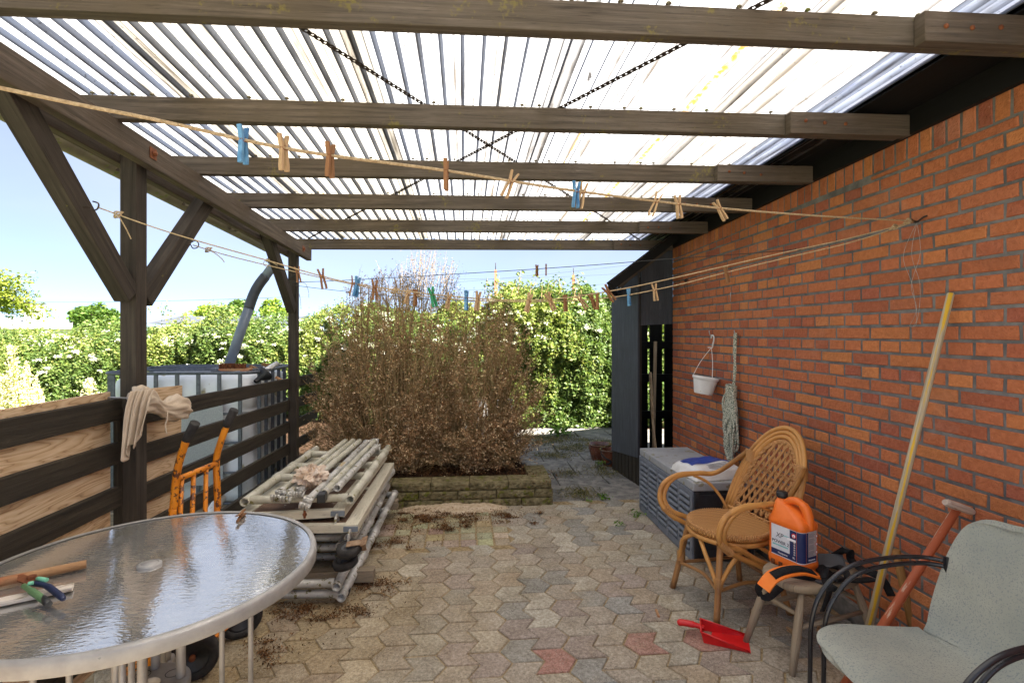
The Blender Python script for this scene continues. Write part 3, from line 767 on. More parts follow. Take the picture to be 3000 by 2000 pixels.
M['pole_pale'] = m_pole('worn_grip', srgb(170, 150, 136), srgb(206, 190, 176), srgb(176, 110, 88), .60, 9, 24)
M['pole_brown'] = wood('brown_stick', srgb(120, 84, 44), srgb(160, 120, 72), srgb(140, 96, 50), 2, 20, .7, .3)
M['grey_fabric'] = plain('grey_fabric', srgb(152, 156, 148), srgb(176, 176, 164), 4, .9, 0, .9, 700, .15, (190, .56, srgb(138, 143, 142)), bd=.002)
M['black_tube'] = plain('black_tube', srgb(20, 20, 25), srgb(32, 32, 38), 12, .3, 0, 0, 60, .6, (40, .76, srgb(80, 68, 60)))
M['box_grey'] = plain('grey_box', srgb(104, 110, 122), srgb(124, 130, 142), 10, .55, 0, .15, 120, .35, (22, .68, srgb(138, 134, 126)))
M['box_lid'] = plain('grey_lid', srgb(146, 149, 154), srgb(164, 166, 170), 6, .6, 0, .2, 90, .3, (14, .60, srgb(134, 130, 112)))
M['box_dark'] = plain('dark_box', srgb(40, 40, 44), srgb(54, 54, 58), 10, .6)
M['bag_white'] = plain('bag_white', srgb(206, 204, 202), srgb(226, 226, 228), 12, .45, 0, .2, 40)
M['bag_blue'] = plain('bag_blue', srgb(36, 58, 140), srgb(52, 78, 162), 12, .4, 0, .2, 40)
M['pot_white'] = plain('white_pot', srgb(222, 220, 218), srgb(236, 234, 232), 12, .5, 0, .1, 60, .4, (18, .68, srgb(190, 180, 164)))
M['rope'] = plain('rope', srgb(160, 136, 104), srgb(206, 184, 150), 160, .9, 0, .8, 420, .1)
M['dark_rope'] = plain('dark_cord', srgb(40, 42, 44), srgb(64, 66, 66), 160, .8)
M['green_rope'] = plain('green_white_rope', srgb(70, 96, 86), srgb(206, 202, 184), 130, .9, 0, .8, 300, .1, None, .42, .52)
M['thin_wire'] = plain('thin_wire', srgb(150, 150, 146), srgb(190, 190, 186), 40, .5, .5)
M['cloth'] = plain('beige_cloth', srgb(190, 172, 152), srgb(214, 198, 180), 5, .95, 0, .5, 300, .1, (30, .74, srgb(150, 116, 92)))
M['peg_wood'] = wood('peg_wood', srgb(150, 118, 84), srgb(206, 176, 138), srgb(180, 146, 108), 20, 120, .8, .3)
M['peg_brown'] = wood('peg_brown', srgb(112, 78, 52), srgb(160, 116, 80), srgb(140, 98, 66), 20, 120, .8, .3)
M['peg_blue'] = plain('peg_blue', srgb(52, 104, 150), srgb(110, 160, 196), 30, .5)
M['peg_green'] = plain('peg_green', srgb(36, 128, 84), srgb(60, 150, 104), 30, .5)
M['glaze'] = plain('brown_glaze', srgb(84, 50, 38), srgb(126, 76, 54), 7, .25, 0, .1, 30, .5)
M['deck_ply'] = plain('brown_deck', srgb(92, 70, 56), srgb(120, 94, 76), 12, .7, 0, .2, 80, .3, (30, .63, srgb(170, 158, 146)))
M['paper'] = plain('crumpled_paper', srgb(196, 172, 148), srgb(226, 212, 200), 10, .9, 0, .5, 40, .1, (8, .55, srgb(170, 128, 88)))
M['steel'] = plain('steel', srgb(150, 150, 152), srgb(180, 180, 182), 30, .4, .7)
M['secateur_blue'] = plain('secateur_blue', srgb(28, 36, 66), srgb(40, 50, 84), 20, .45)
M['secateur_green'] = plain('secateur_green', srgb(70, 104, 70), srgb(104, 136, 92), 30, .6)
M['mint'] = plain('mint', srgb(130, 204, 170), None, 20, .5)
M['stick'] = wood('bare_stick', srgb(150, 110, 76), srgb(196, 156, 116), srgb(176, 110, 76), 6, 30, .8, .3)
M['painted_slat'] = m_pole('painted_slat', srgb(150, 136, 118), srgb(180, 164, 144), srgb(214, 202, 190), .45, 12, 20)

# ------------------------------------------------------------ water tank in its cage
ibc = thing('water_tank', 'white plastic tank in a grey steel cage behind the board fence', 'water tank', (-2.23, 4.8, 0))
TX0, TX1, TY0, TY1, TZ = -2.80, -1.66, 4.27, 5.25, 1.185
def rrect(cx, cy, w, d, r, n=6):
    out = []
    for q, (sx, sy) in enumerate(((1, 1), (-1, 1), (-1, -1), (1, -1))):
        for k in range(n + 1):
            a = q * PI / 2 + k / n * PI / 2
            out.append((cx + sx * (w / 2 - r) + r * math.cos(a), cy + sy * (d / 2 - r) + r * math.sin(a)))
    return out
cx, cy = (TX0 + TX1) / 2, (TY0 + TY1) / 2; tw, td = TX1 - TX0 - .07, TY1 - TY0 - .07
b = MB(); secs = []
for z, i in ((.15, .05), (.16, .015), (.22, 0), (.5, .0), (.52, .012), (.56, .012), (.58, 0), (.84, 0), (.86, .012), (.90, .012), (.92, 0), (1.06, .0), (1.12, .012), (1.15, .04), (1.165, .09)):
    secs.append([(x, y, z) for x, y in rrect(cx, cy, tw - 2 * i, td - 2 * i, .11)])
b.loft(secs); b.build('tank_body', M['tank'], ibc)
b = MB(); b.lathe([(.09, 0), (.09, .03), (0, .03)], (cx + .12, cy, 1.165), 20); b.build('lid', M['pvc_dark'], ibc)
def cage_loop(z, r=.011):
    b = MB(); b.tube([(x, y, z) for x, y in rrect(cx, cy, TX1 - TX0, TY1 - TY0, .13, 6)], r, 8, True); return b
for z in (TZ, .865, .635, .40, .16): cage_loop(z, .013 if z == TZ else .010).build('cage_rail', M['galv'], ibc)
def vb(x, y):
    b = MB(); b.bar((x, y, .14), (x, y, TZ - .01), .026, .016, (0, 1, 0)); b.build('cage_bar', M['galv'], ibc)
for i in range(7):
    t = (i + .5) / 7; x = TX0 + .10 + (TX1 - TX0 - .2) * i / 6; vb(x, TY0); vb(x, TY1)
for i in range(6):
    y = TY0 + .12 + (TY1 - TY0 - .24) * i / 5; vb(TX0, y); vb(TX1, y)
for y in (TY0 + .33, TY0 + .66):
    b = MB(); b.tube([(TX0, y, TZ + .004), (TX1, y, TZ + .004)], .012, 8); b.build('top_bar', M['galv'], ibc)
b = MB(); b.box((-2.13, TY0 - .016, .62), (.50, .004, .62)); b.build('label_plate', M['plate'], ibc)
b = MB(); b.box((cx, cy, .055), (TX1 - TX0, TY1 - TY0, .11)); b.box((cx, cy, .125), (TX1 - TX0 - .1, TY1 - TY0 - .1, .03)); b.build('pallet', M['stool'], ibc, bevel=.004)
# outlet valve seen between the boards
b = MB(); p = V(-1.72, 3.86, .33); b.tube([p, p + V(.0, -.34, -.12)], .035, 14, hollow=.2); vo = b.build('outlet_pipe', M['pot_white'], ibc)
b = MB(); b.box(p + V(0, -.02, .05), (.05, .07, .05)); b.build('valve_handle', M['rust'], vo, bevel=.005)
# odds and ends on the tank
def junk(name, label, cat, mat, fn, bevel=0.0):
    b = MB(); fn(b); return tag(b.build(name, mat, bevel=bevel), label, cat)
t = thing('hand_brush', 'brown bristle hand brush lying on the cage rail of the tank', 'brush', (-2.05, 4.33, 1.2))
q = P(682, 1082, 4.30)
b = MB(); b.loft([[q + V(.11 * e, .025 * math.cos(a) * k, .013 * math.sin(a) * k) for a in [i / 10 * 2 * PI for i in range(10)]] for e, k in ((-1, .5), (-.8, 1), (0, 1.1), (.8, 1), (1, .5))]); b.build('brush_back', M['stick'], t)
b = MB()
for i in range(260):
    s = V(R.uniform(-.1, .1), R.uniform(-.024, .024), .008); d = V(R.uniform(-.012, .012), R.uniform(-.014, .014), R.uniform(.03, .045)); b.bar(q + s, q + s + d, .003, .003)
b.build('bristles', M['rust'], t)
for i, (u0, v0, u1, v1, zc, w, h, mt, lab) in enumerate((
    (706, 1088, 738, 1078, 4.3, .03, .02, 'stick', 'short flat wood offcut on the tank beside the hand brush'),
    (733, 1072, 762, 1086, 4.45, .035, .02, 'pole_brown', 'dark brown wood offcut on the tank behind the orange-handled scrap'),
    (768, 1066, 792, 1072, 4.7, .03, .025, 'pole_brown', 'brown wood offcut on the tank below the far rim near the pipe end'),
    (808, 1104, 834, 1118, 4.42, .02, .02, 'stick', 'thin wood offcut poking through the cage beside the far post'),
    (720, 1083, 736, 1082, 4.36, .028, .03, 'orange_paint', 'small orange scrap of wood on the tank beside the brush'))):
    junk('wood_offcut', lab, 'wood offcut', M[mt], lambda b: b.bar(P(u0, v0, zc), P(u1, v1, zc), w, h), .003)
junk('plastic_pipe', 'short off-white plastic pipe end sticking up from the tank cage', 'pipe', M['pot_white'], lambda b: b.tube([P(775, 1086, 4.4), P(812, 1064, 4.55)], .021, 14, hollow=.2))
b = MB(); q = P(748, 1118, 4.18); ax = (P(772, 1098, 4.25) - q).normalized(); b.lathe([(.018, 0), (.022, .05), (.03, .055), (.062, .10), (.066, .11), (.058, .105), (.0, .06)], q, 18, ax)
tag(b.build('funnel', M['black_plastic']), 'black plastic funnel hanging from the cage corner of the tank', 'funnel')
b = MB(); b.lathe([(0, -.012), (.012, 0), (0, .012)], P(773, 1076, 4.5), 10); tag(b.build('plastic_ball', M['pot_white']), 'small white ball lying among the scraps on the tank', 'ball')

# ------------------------------------------------------------ sack trolley
tr = thing('sack_trolley', 'rusty orange sack trolley with black grips standing against the fence', 'sack trolley', (-1.2, 2.5, 0))
def hand(u0, pts, zc): return [P(u, v, z) for (u, v), z in zip(pts, zc)]
la = [P(505, 1530, 2.25), P(509, 1480, 2.25), P(519, 1380, 2.25), P(541, 1302, 2.23), P(546, 1288, 2.23)]; la.insert(0, V(la[0].x - .01, la[0].y, .10))
ra = [P(637, 1505, 2.53), P(636, 1420, 2.53), P(634, 1345, 2.53), P(645, 1300, 2.52), P(664, 1246, 2.52)]; ra.insert(0, V(ra[0].x - .01, ra[0].y, .10))
for k, (pp, gt) in enumerate(((la, P(572, 1238, 2.21)), (ra, P(687, 1199, 2.51)))):
    b = MB(); b.tube(smooth_path(pp, 5), .0155, 12); rl = b.build('side_rail', M['orange_paint'], tr)
    b = MB(); d = (gt - pp[-1]); b.tube([pp[-1] - d * .05, pp[-1] + d * .02, pp[-1] + d * .98, gt], [.017, .019, .021, .017], 12); b.build('grip', M['rubber'], rl)
cb0, cb1 = la[3] + (la[2] - la[3]) * .25, ra[3] + (ra[2] - ra[3]) * .15
b = MB(); b.tube([cb0, cb1], .013, 10); b.build('cross_bar', M['orange_paint'], tr)
lo0, lo1 = V(la[0].x, la[0].y, .22), V(ra[0].x, ra[0].y, .22)
b = MB(); b.tube([lo0, lo1], .013, 10); b.build('cross_bar', M['orange_paint'], tr)
for f in (.12, .40, .72):
    b = MB(); b.tube([cb0 + (cb1 - cb0) * f, lo0 + (lo1 - lo0) * f], .0105, 8); b.build('slat', M['orange_paint'], tr)
b = MB(); b.box((-1.36, 2.5, .045), (.20, .36, .008)); b.build('toe_plate', M['orange_paint'], tr)
W1 = P(566, 1912, 2.25); W2 = P(703, 1813, 2.56)
for c in (W1, W2):
    c.z = .102
    ax = V(.28, -.96, 0).normalized() if c is W1 else V(.5, -.86, 0).normalized()
    b = MB(); b.lathe([(.066, -.026), (.094, -.027), (.101, -.016), (.102, 0), (.101, .016), (.094, .027), (.066, .026), (.066, -.026)], c, 32, ax); wh = b.build('wheel', M['rubber'], tr)
    b = MB(); b.lathe([(0, .012), (.030, .012), (.034, .016), (.060, .014), (.067, .022), (.067, -.02), (0, -.02)], c, 24, ax); b.build('rim', M['black_plastic'], wh)
    b = MB(); b.lathe([(.013, 0), (.013, .026), (.008, .030), (0, .030)], c, 12, ax); b.build('axle_cap', M['rust'], wh)
b = MB(); b.tube([W1, W2], .009, 8); b.build('axle', M['orange_paint'], tr); b = MB(); b.tube([W2 + V(-.03, -.06, 0), V(-1.25, 2.52, .23)], .010, 8); b.build('axle_stay', M['orange_paint'], tr)

# ------------------------------------------------------------ glass table
TC = V(-.985, 1.727, 0); TZT = .772; TR = .488
tb = thing('glass_table', 'round garden table with a dusty rippled glass top and grey metal rim', 'table', (TC.x, TC.y, 0))
b = MB(); n = 72
def disc(b, r, z):
    c = b.add((TC.x, TC.y, z)); ids = [b.add((TC.x + r * math.cos(2 * PI * k / n), TC.y + r * math.sin(2 * PI * k / n), z)) for k in range(n)]
    return c, ids
b.lathe([(0, TZT - .008), (TR - .012, TZT - .008), (TR - .012, TZT - .002), (.030, TZT - .002), (0, TZT - .002)], (TC.x, TC.y, 0), 72, (0, 0, 1), False)
b.build('glass_top', M['glass'], tb)
b = MB(); prof = [(TR - .016, TZT + .001), (TR - .008, TZT + .004), (TR, TZT + .002), (TR + .004, TZT - .008), (TR + .004, TZT - .036), (TR - .004, TZT - .042), (TR - .012, TZT - .036), (TR - .012, TZT - .001)]
b.lathe(prof, (TC.x, TC.y, 0), 96); b.build('rim', M['table_metal'], tb)
b = MB(); b.lathe([(.034, .0), (.034, .006), (.026, .009), (.0235, .009), (.0235, .005), (.022, .009), (0, .0115)], (TC.x, TC.y, TZT - .002), 28); b.build('hole_cap', M['table_metal'], tb)
for k in range(4):
    a = math.radians(18 + 90 * k); d = V(math.cos(a), math.sin(a), 0); s = V(-d.y, d.x, 0); c0 = TC + V(0, 0, 0)
    b = MB(); b.tube(smooth_path([c0 + d * .085 + V(0, 0, TZT - .03), c0 + d * .085 + V(0, 0, .45), c0 + d * .09 + V(0, 0, .2), c0 + d * .14 + V(0, 0, .09), c0 + d * .22 + V(0, 0, .07)], 6), .0135, 12); lg = b.build('leg', M['table_metal'], tb)
    b = MB(); b.tube(smooth_path([c0 + d * .10 + V(0, 0, .30), c0 + d * .30 + V(0, 0, .30), c0 + d * .345 + V(0, 0, .28), c0 + d * .36 + V(0, 0, .22), c0 + d * .37 + V(0, 0, .01)], 6), .0115, 10); b.build('foot', M['table_metal'], lg)
    for q in (.20, .285):
        b = MB(); b.tube([c0 + d * q + V(0, 0, TZT - .03), c0 + d * q + V(0, 0, .30)], .0085, 10); b.build('strut', M['table_metal'], lg)
b = MB(); n = 40; zt = .40
hol = [(0, 0, .030)] + [(.066 * math.cos(PI / 4 + k * PI / 2), .066 * math.sin(PI / 4 + k * PI / 2), .021) for k in range(4)]
b.lathe([(.030, zt), (.106, zt), (.112, zt - .006), (.112, zt - .026), (.104, zt - .030), (.030, zt - .030), (.030, zt)], (TC.x, TC.y, 0), 40)
tray = b.build('umbrella_ring', M['table_metal'], tb)
for hx, hy, hr in hol[1:]:
    b = MB(); b.lathe([(hr + .002, .0006), (hr, .001), (hr, -.004), (0, -.004)], (TC.x + hx, TC.y + hy, zt), 20); b.build('ring_hole', M['black_plastic'], tray)
# things on the table
def on_table(u, v, z=0.0): return G(u, v, TZT + z)
b = MB(); b.tube([on_table(-120, 1730, .016), on_table(253, 1651, .016)], [.0135, .0125], 12); tag(b.build('wooden_stick', M['stick']), 'bare round wooden stick lying across the glass table', 'stick')
b = MB(); a, c = on_table(-140, 1790, .010), on_table(215, 1718, .008); b.bar(a, c, .034, .012)
tag(b.build('painted_slat', M['painted_slat'], bevel=.002), 'flaking cream painted slat under the secateurs on the glass table', 'slat')
b = MB(); a, c = on_table(-140, 1795, .007), on_table(118, 1742, .007); b.bar(a, c, .026, .010)
tag(b.build('painted_slat', M['painted_slat'], bevel=.002), 'short cream painted slat at the table edge below the other slat', 'slat')
sc = thing('secateurs', 'blue and green handled secateurs lying on wood slats on the glass table', 'secateurs', on_table(85, 1700, .02))
def blade(pts, w, h, z): return [on_table(u, v, z) for u, v in pts]
z = .030
b = MB(); b.tube(smooth_path([on_table(97, 1708, z), on_table(135, 1715, z), on_table(165, 1735, z - .004), on_table(187, 1754, z - .01)], 5), [.007] * 6 + [.0085] * 6 + [.0085, .008, .0075, .005], 10); h1 = b.build('handle', M['secateur_blue'], sc)
b = MB(); b.tube([on_table(110, 1694, z + .009), on_table(137, 1698, z + .009)], .006, 8); b.build('grip_inlay', M['mint'], h1)
b = MB(); b.tube(smooth_path([on_table(70, 1715, z), on_table(88, 1728, z), on_table(115, 1746, z - .004), on_table(140, 1768, z - .012)], 5), [.007] * 6 + [.009] * 6 + [.0085, .008, .0075, .005], 10); h2 = b.build('handle', M['secateur_green'], sc)
b = MB(); b.tube([on_table(125, 1752, z - .006), on_table(143, 1770, z - .012)], .0088, 8); b.build('handle_end', M['black_plastic'], h2)
b = MB(); b.tube([on_table(82, 1709, z + .010), on_table(98, 1706, z + .010)], .0055, 8); b.build('grip_inlay', M['mint'], h2)
b = MB(); q = [on_table(u, v, z + .004) for u, v in ((52, 1683), (66, 1680), (98, 1690), (100, 1706), (72, 1708), (50, 1698))]
ids = [b.add(p) for p in q] + [b.add(p - V(0, 0, .004)) for p in q]; b.face(ids[:6]); b.face(ids[6:][::-1])
for k in range(6): b.face((ids[k], ids[k + 6], ids[(k + 1) % 6 + 6], ids[(k + 1) % 6]))
b.build('blade', M['rust'], sc)
b = MB(); b.lathe([(.011, -.002), (.011, .008), (.006, .010), (0, .010)], on_table(93, 1694, z + .003), 14); b.build('pivot', M['rust'], sc)

# ------------------------------------------------------------ clothes pegs
def peg_mesh(mat, nm='prong'):
    out = []
    for s in (-1, 1):
        b = MB(); w = .0105
        prof = [(-.052, .0046), (-.040, .0052), (-.002, .0016), (.004, .0022), (.030, .0085)]
        pr = []
        secs = []
        for zz, off in prof:
            th = .0062 if zz < .02 else .0050
            secs.append([(s * off, -w / 2, zz), (s * (off + th), -w / 2, zz), (s * (off + th), w / 2, zz), (s * off, w / 2, zz)][::s])
        b.loft(secs, False)
        o = b.build(nm, mat); COL.objects.unlink(o); out.append(o)
    b = MB(); b.tube([(.0085 * math.cos(a), (.0065 - .013 * i / 18), .0 + .0055 * math.sin(a)) for i, a in enumerate([k / 18 * 6 * PI for k in range(19)])], .0011, 5)
    o = b.build('spring', M['rust']); COL.objects.unlink(o); out.append(o); return out
PEG = {k: peg_mesh(M['peg_' + k]) for k in ('wood', 'brown', 'blue', 'green')}
CN = {'wood': 'pale wooden', 'brown': 'dark brown wooden', 'blue': 'blue plastic', 'green': 'green plastic'}
def place_peg(kind, p, tilt, turn, label, group='clothes pegs on the washing lines', dz=0.0, flat=False, sc=1.0):
    o = thing('clothes_peg', label, 'clothes peg', p, group)
    o.scale = (sc, sc, sc)
    o.rotation_euler = (0, math.radians(tilt), math.radians(turn)) if not flat else (math.radians(90), math.radians(tilt), math.radians(turn))
    for src in PEG[kind]:
        c = src.copy(); COL.objects.link(c); c.parent = o
    return o
place_peg('brown', on_table(703, 1511, .012), 84, 3, 'brown wooden clothes peg lying on the far rim of the glass table', flat=True, group='clothes pegs left lying about')
place_peg('wood', G(2330, 1857, .012), 80, 10, 'weathered grey clothes peg on the paving between the stool legs', flat=True, group='clothes pegs left lying about')
place_peg('wood', G(2398, 1845, .012), 75, -40, 'pale clothes peg on the paving beside the front chair seat', flat=True, group='clothes pegs left lying about')
b = MB(); b.bar(G(1922, 1785, .006), G(1930, 1806, .006), .012, .010); tag(b.build('wood_chip', M['stick'], bevel=.001), 'small pale wood chip on the paving in front of the rattan chair', 'wood chip')

# ------------------------------------------------------------ washing lines
def rope(name, label, p0, p1, uv, r, mat, k=5):
    p0, p1 = Vector(p0), Vector(p1); n = (p1 - p0).cross(V(0, 0, 1)).normalized()
    pts = [p0] + [onplane(u, v, p0, n) for u, v in uv] + [p1]
    pts = smooth_path(pts, k); b = MB(); b.tube(pts, r, 6)
    return tag(b.build(name, mat), label, 'washing line'), pts
def at_u(pts, u):
    for a, c in zip(pts, pts[1:]):
        ua, uc = proj(a)[0], proj(c)[0]
        if (ua - u) * (uc - u) <= 0 and ua != uc: return a + (c - a) * ((u - ua) / (uc - ua))
    return None
HK = V(2.045, 2.18, 2.008)
p_a = P(285, 607, 1.985); p_b = P(566, 718, 2.69)
L1s = P(-420, 185, .80)
l1, L1 = rope('clothesline', 'thick near washing line rising to the upper left with nine pegs', V(-1.44, .55, 1.93), HK, [(0, 258), (450, 350), (870, 441), (1307, 500), (1690, 560), (2100, 609), (2450, 636)], .0034, M['rope'])
l2, L2 = rope('clothesline', 'beige washing line tied to the hook on the left brace', p_a, HK, [(500, 682), (777, 761), (1040, 831), (1370, 872), (1593, 878), (1796, 851), (1970, 815), (2287, 742), (2480, 700)], .0024, M['rope'])
l3, L3 = rope('clothesline', 'beige washing line tied to the hook on the right brace', p_b, HK, [(700, 757), (990, 824), (1182, 860), (1390, 880), (1600, 883), (1792, 871), (1970, 838), (2120, 800), (2287, 759), (2500, 708)], .0024, M['rope'])
l4, L4 = rope('clothesline', 'thin dark washing line running highest from the far post', V(-1.44, 4.60, zb(0, 4.6) - .30), V(2.05, 3.02, 2.015), [(878, 826), (1360, 801), (1700, 779), (1970, 758), (2200, 742)], .0024, M['dark_rope'])
l5, L5 = rope('clothesline', 'thin dark washing line from the far post to a knot near the wall corner', V(-1.44, 4.60, zb(0, 4.6) - .37), V(2.05, 4.64, 1.99), [(878, 838), (1182, 870), (1420, 882), (1700, 862), (1850, 845)], .0022, M['dark_rope'])
def pegs(pts, lst, line, sc=1.0):
    lst = sorted(lst); names = ['first', 'second', 'third', 'fourth', 'fifth', 'sixth', 'seventh', 'eighth', 'ninth', 'tenth', 'eleventh', 'twelfth', 'thirteenth']
    for i, (u, kind, tilt, turn) in enumerate(lst):
        p = at_u(pts, u)
        if p is None: continue
        place_peg(kind, p, tilt, turn, f'{CN[kind]} clothes peg, {names[i]} from left on {line}', sc=sc)
pegs(L1, [(712, 'blue', 0, 70), (830, 'wood', -2, 60), (967, 'brown', 2, 65), (1307, 'brown', 1, 80), (1497, 'wood', 25, 20), (1688, 'blue', 3, 20), (1706, 'wood', 12, 5), (1922, 'wood', 22, -10), (1986, 'wood', -8, 10), (2106, 'wood', -35, 10)], 'the thick near line', .86)
pegs(L2, [(943, 'brown', -12, 30), (1036, 'brown', 8, 10), (1046, 'blue', 12, 60), (1098, 'brown', 0, 30), (1266, 'green', -16, 40), (1366, 'blue', 3, 70), (1400, 'wood', 8, 40), (1550, 'wood', 18, 40), (1610, 'wood', -30, 30), (1780, 'brown', -42, 20)], 'the left brace line')
pegs(L3, [(872, 'brown', -8, 30), (1195, 'wood', 18, 50), (1217, 'brown', 0, 60), (1315, 'wood', 14, 40), (1656, 'brown', -5, 40), (1702, 'wood', -40, 20), (1735, 'brown', -30, 30), (1750, 'brown', -4, 60), (1842, 'blue', -8, 50), (1918, 'wood', -8, 5), (2128, 'brown', -22, 30)], 'the right brace line')
pegs(L4, [(1573, 'brown', 0, 40), (1600, 'brown', 5, 80)], 'the highest dark washing line')
# hooks and knots
def hook(name, label, pts, r, mat): b = MB(); b.tube(smooth_path(pts, 5), r, 8); return tag(b.build(name, mat), label, 'hook')
hook('screw_hook', 'dark open screw hook in the left brace of the near post', [P(243, 608, 1.98), P(262, 608, 1.985), P(275, 616, 1.985), P(287, 610, 1.985), P(288, 596, 1.985), P(272, 590, 1.985)], .0028, M['dark_metal'])
hook('screw_hook', 'dark ring hook in the right brace of the near post', [P(546, 717, 2.69), P(558, 717, 2.69), P(565, 727, 2.69), P(578, 725, 2.69), P(582, 714, 2.69), P(573, 705, 2.69), P(562, 709, 2.69)], .0028, M['dark_metal'])
hook('wall_hook', 'dark steel hook in the brick wall holding the washing lines', [V(2.075, 2.13, 2.02), V(2.05, 2.14, 2.02), V(2.035, 2.17, 2.0), V(2.04, 2.2, 2.02)], .004, M['dark_metal'])
hook('wall_hook', 'small dark hook in the brick wall holding the thin dark line', [V(2.075, 3.0, 2.02), V(2.05, 3.02, 2.01), V(2.04, 3.04, 2.02)], .004, M['dark_metal'])
def knot(p, r, mat, tails):
    b = MB()
    for k in range(3):
        b.tube([p + V(r * math.cos(a) * (1 + .2 * k), r * .6 * math.sin(2 * a + k), r * math.sin(a + k)) for a in [i / 12 * 2 * PI for i in range(12)]], .0024, 6, True)
    for tl in tails: b.tube(smooth_path([p] + tl, 5), .0022, 6)
    return b
for p, tails, mat, lab in (
    (at_u(L2, 345), [[P(352, 640, 2.05), P(368, 668, 2.05), P(384, 700, 2.05)]], 'rope', 'beige rope knot with a hanging tail in front of the near post'),
    (at_u(L3, 610), [[P(630, 742, 2.72), P(650, 758, 2.72), P(657, 768, 2.72)]], 'rope', 'small beige rope knot with a short tail right of the near post'),
    (P(785, 762, 4.02), [[P(800, 770, 4.02), P(814, 778, 4.02)], [P(775, 765, 4.0), P(772, 775, 4.0), P(786, 784, 4.0)]], 'rope', 'beige rope knot wrapped round the brace of the far post'),
    (P(838, 848, 4.55), [[P(845, 880, 4.55), P(850, 945, 4.55)], [P(836, 870, 4.55), P(842, 930, 4.55)]], 'rope', 'beige rope knot with long tails hanging on the far post'),
    (P(850, 832, 4.55), [[P(890, 828, 4.55), P(903, 850, 4.55), P(905, 872, 4.55)], [P(876, 860, 4.55), P(882, 905, 4.55)]], 'green_rope', 'green and dark cord knot tied round the far post'),
    (V(2.03, 4.6, 1.985), [[V(2.03, 4.58, 1.93), V(2.03, 4.56, 1.86)], [V(2.03, 4.63, 1.93), V(2.03, 4.6, 1.88)]], 'dark_rope', 'dark cord knot tied to the brick wall near the doorway'),
    (at_u(L2, 2620), [[V(2.03, 2.26, 2.0)]], 'rope', 'beige rope knot tied close to the wall hook'),
    (at_u(L1, 2660), [], 'rope', 'beige rope loops wound round the wall hook end'),
    (P(1155, 852, 2.45), [[P(1140, 848, 2.45), P(1128, 862, 2.45)], [P(1170, 846, 2.45), P(1158, 858, 2.45)]], 'rope', 'frayed beige knot on the washing lines before the brown bush')):
    if p is not None: tag(knot(p, .012, None, tails).build('rope_knot', M[mat]), lab, 'knot')
b = MB()
for dx in ((0, -.01, .035), (.0, .02, -.01), (.0, .05, .03)):
    y = 2.17; b.tube(smooth_path([V(2.04, y, 2.0), V(2.042, y + dx[1] * 1.5, 1.86), V(2.045, y + dx[2], 1.72), V(2.045, y + dx[2] * .2, 1.60 - dx[1]), V(2.046, y + dx[2] * .5 + .03, 1.53)], 6), .0009, 4)
tag(b.build('loose_wire', M['thin_wire']), 'thin loose wires dangling from the wall hook down the bricks', 'wire')

# ------------------------------------------------------------ cloth over the fence
cl = thing('cloth', 'crumpled beige cloth draped over the fence beside the near post', 'cloth', P(430, 1190, 2.36))
q0, q1 = P(396, 1166, 2.23), P(548, 1186, 2.62)
def bundle(u, v):
    c = q0 + (q1 - q0) * u + V(0, 0, .012 * math.sin(u * 9)); a = 2 * PI * v
    rr = (.046 + .014 * math.sin(3 * PI * u + .6)) * (1 if 0.03 < u < .97 else .55)
    rr *= 1 + .13 * math.sin(7 * a + 5 * u * 2) + .07 * math.sin(13 * a - 9 * u)
    d = (q1 - q0).normalized(); s = d.cross(V(0, 0, 1)).normalized()
    return c + s * (math.cos(a) * rr * .8) + V(0, 0, math.sin(a) * rr - .012 - .02 * u)
b = MB(); b.grid(bundle, 40, 48); b.build('bundle', M['cloth'], cl)
h0, h1 = P(384, 1166, 2.215), P(452, 1160, 2.27)
def hang(u, v):
    L = .255 - .10 * u + .02 * math.sin(u * 13)
    t = h0 + (h1 - h0) * (u * (1 - .12 * v) + .02 * math.sin(v * 4)) - V(.018, 0, 0) * v
    f = .016 * math.sin(u * 19 + 2 * v) * (.4 + v) + .007 * math.sin(u * 41 + v * 5)
    k = math.sin(min(v * 2.2, 1) * PI / 2)
    return t + (V(.10, -.99, 0)) * (.03 * k + f) - V(0, 0, L * (v ** 1.15) - .03 * (1 - v))
b = MB(); b.grid(hang, 60, 36); b.build('hanging_fold', M['cloth'], cl, solid=.002)
b = MB(); s0 = P(490, 1205, 2.38); b.tube(smooth_path([s0, s0 + V(.006, -.01, -.03), s0 + V(-.002, -.012, -.06), s0 + V(.004, -.01, -.10)], 4), .003, 6); b.build('tie_string', M['cloth'], cl)
b = MB(); b.bar(P(308, 1163, 2.24), P(392, 1166, 2.24), .016, .004); tag(b.build('metal_strip', M['steel']), 'flat metal strip sticking out from under the beige cloth', 'metal strip')
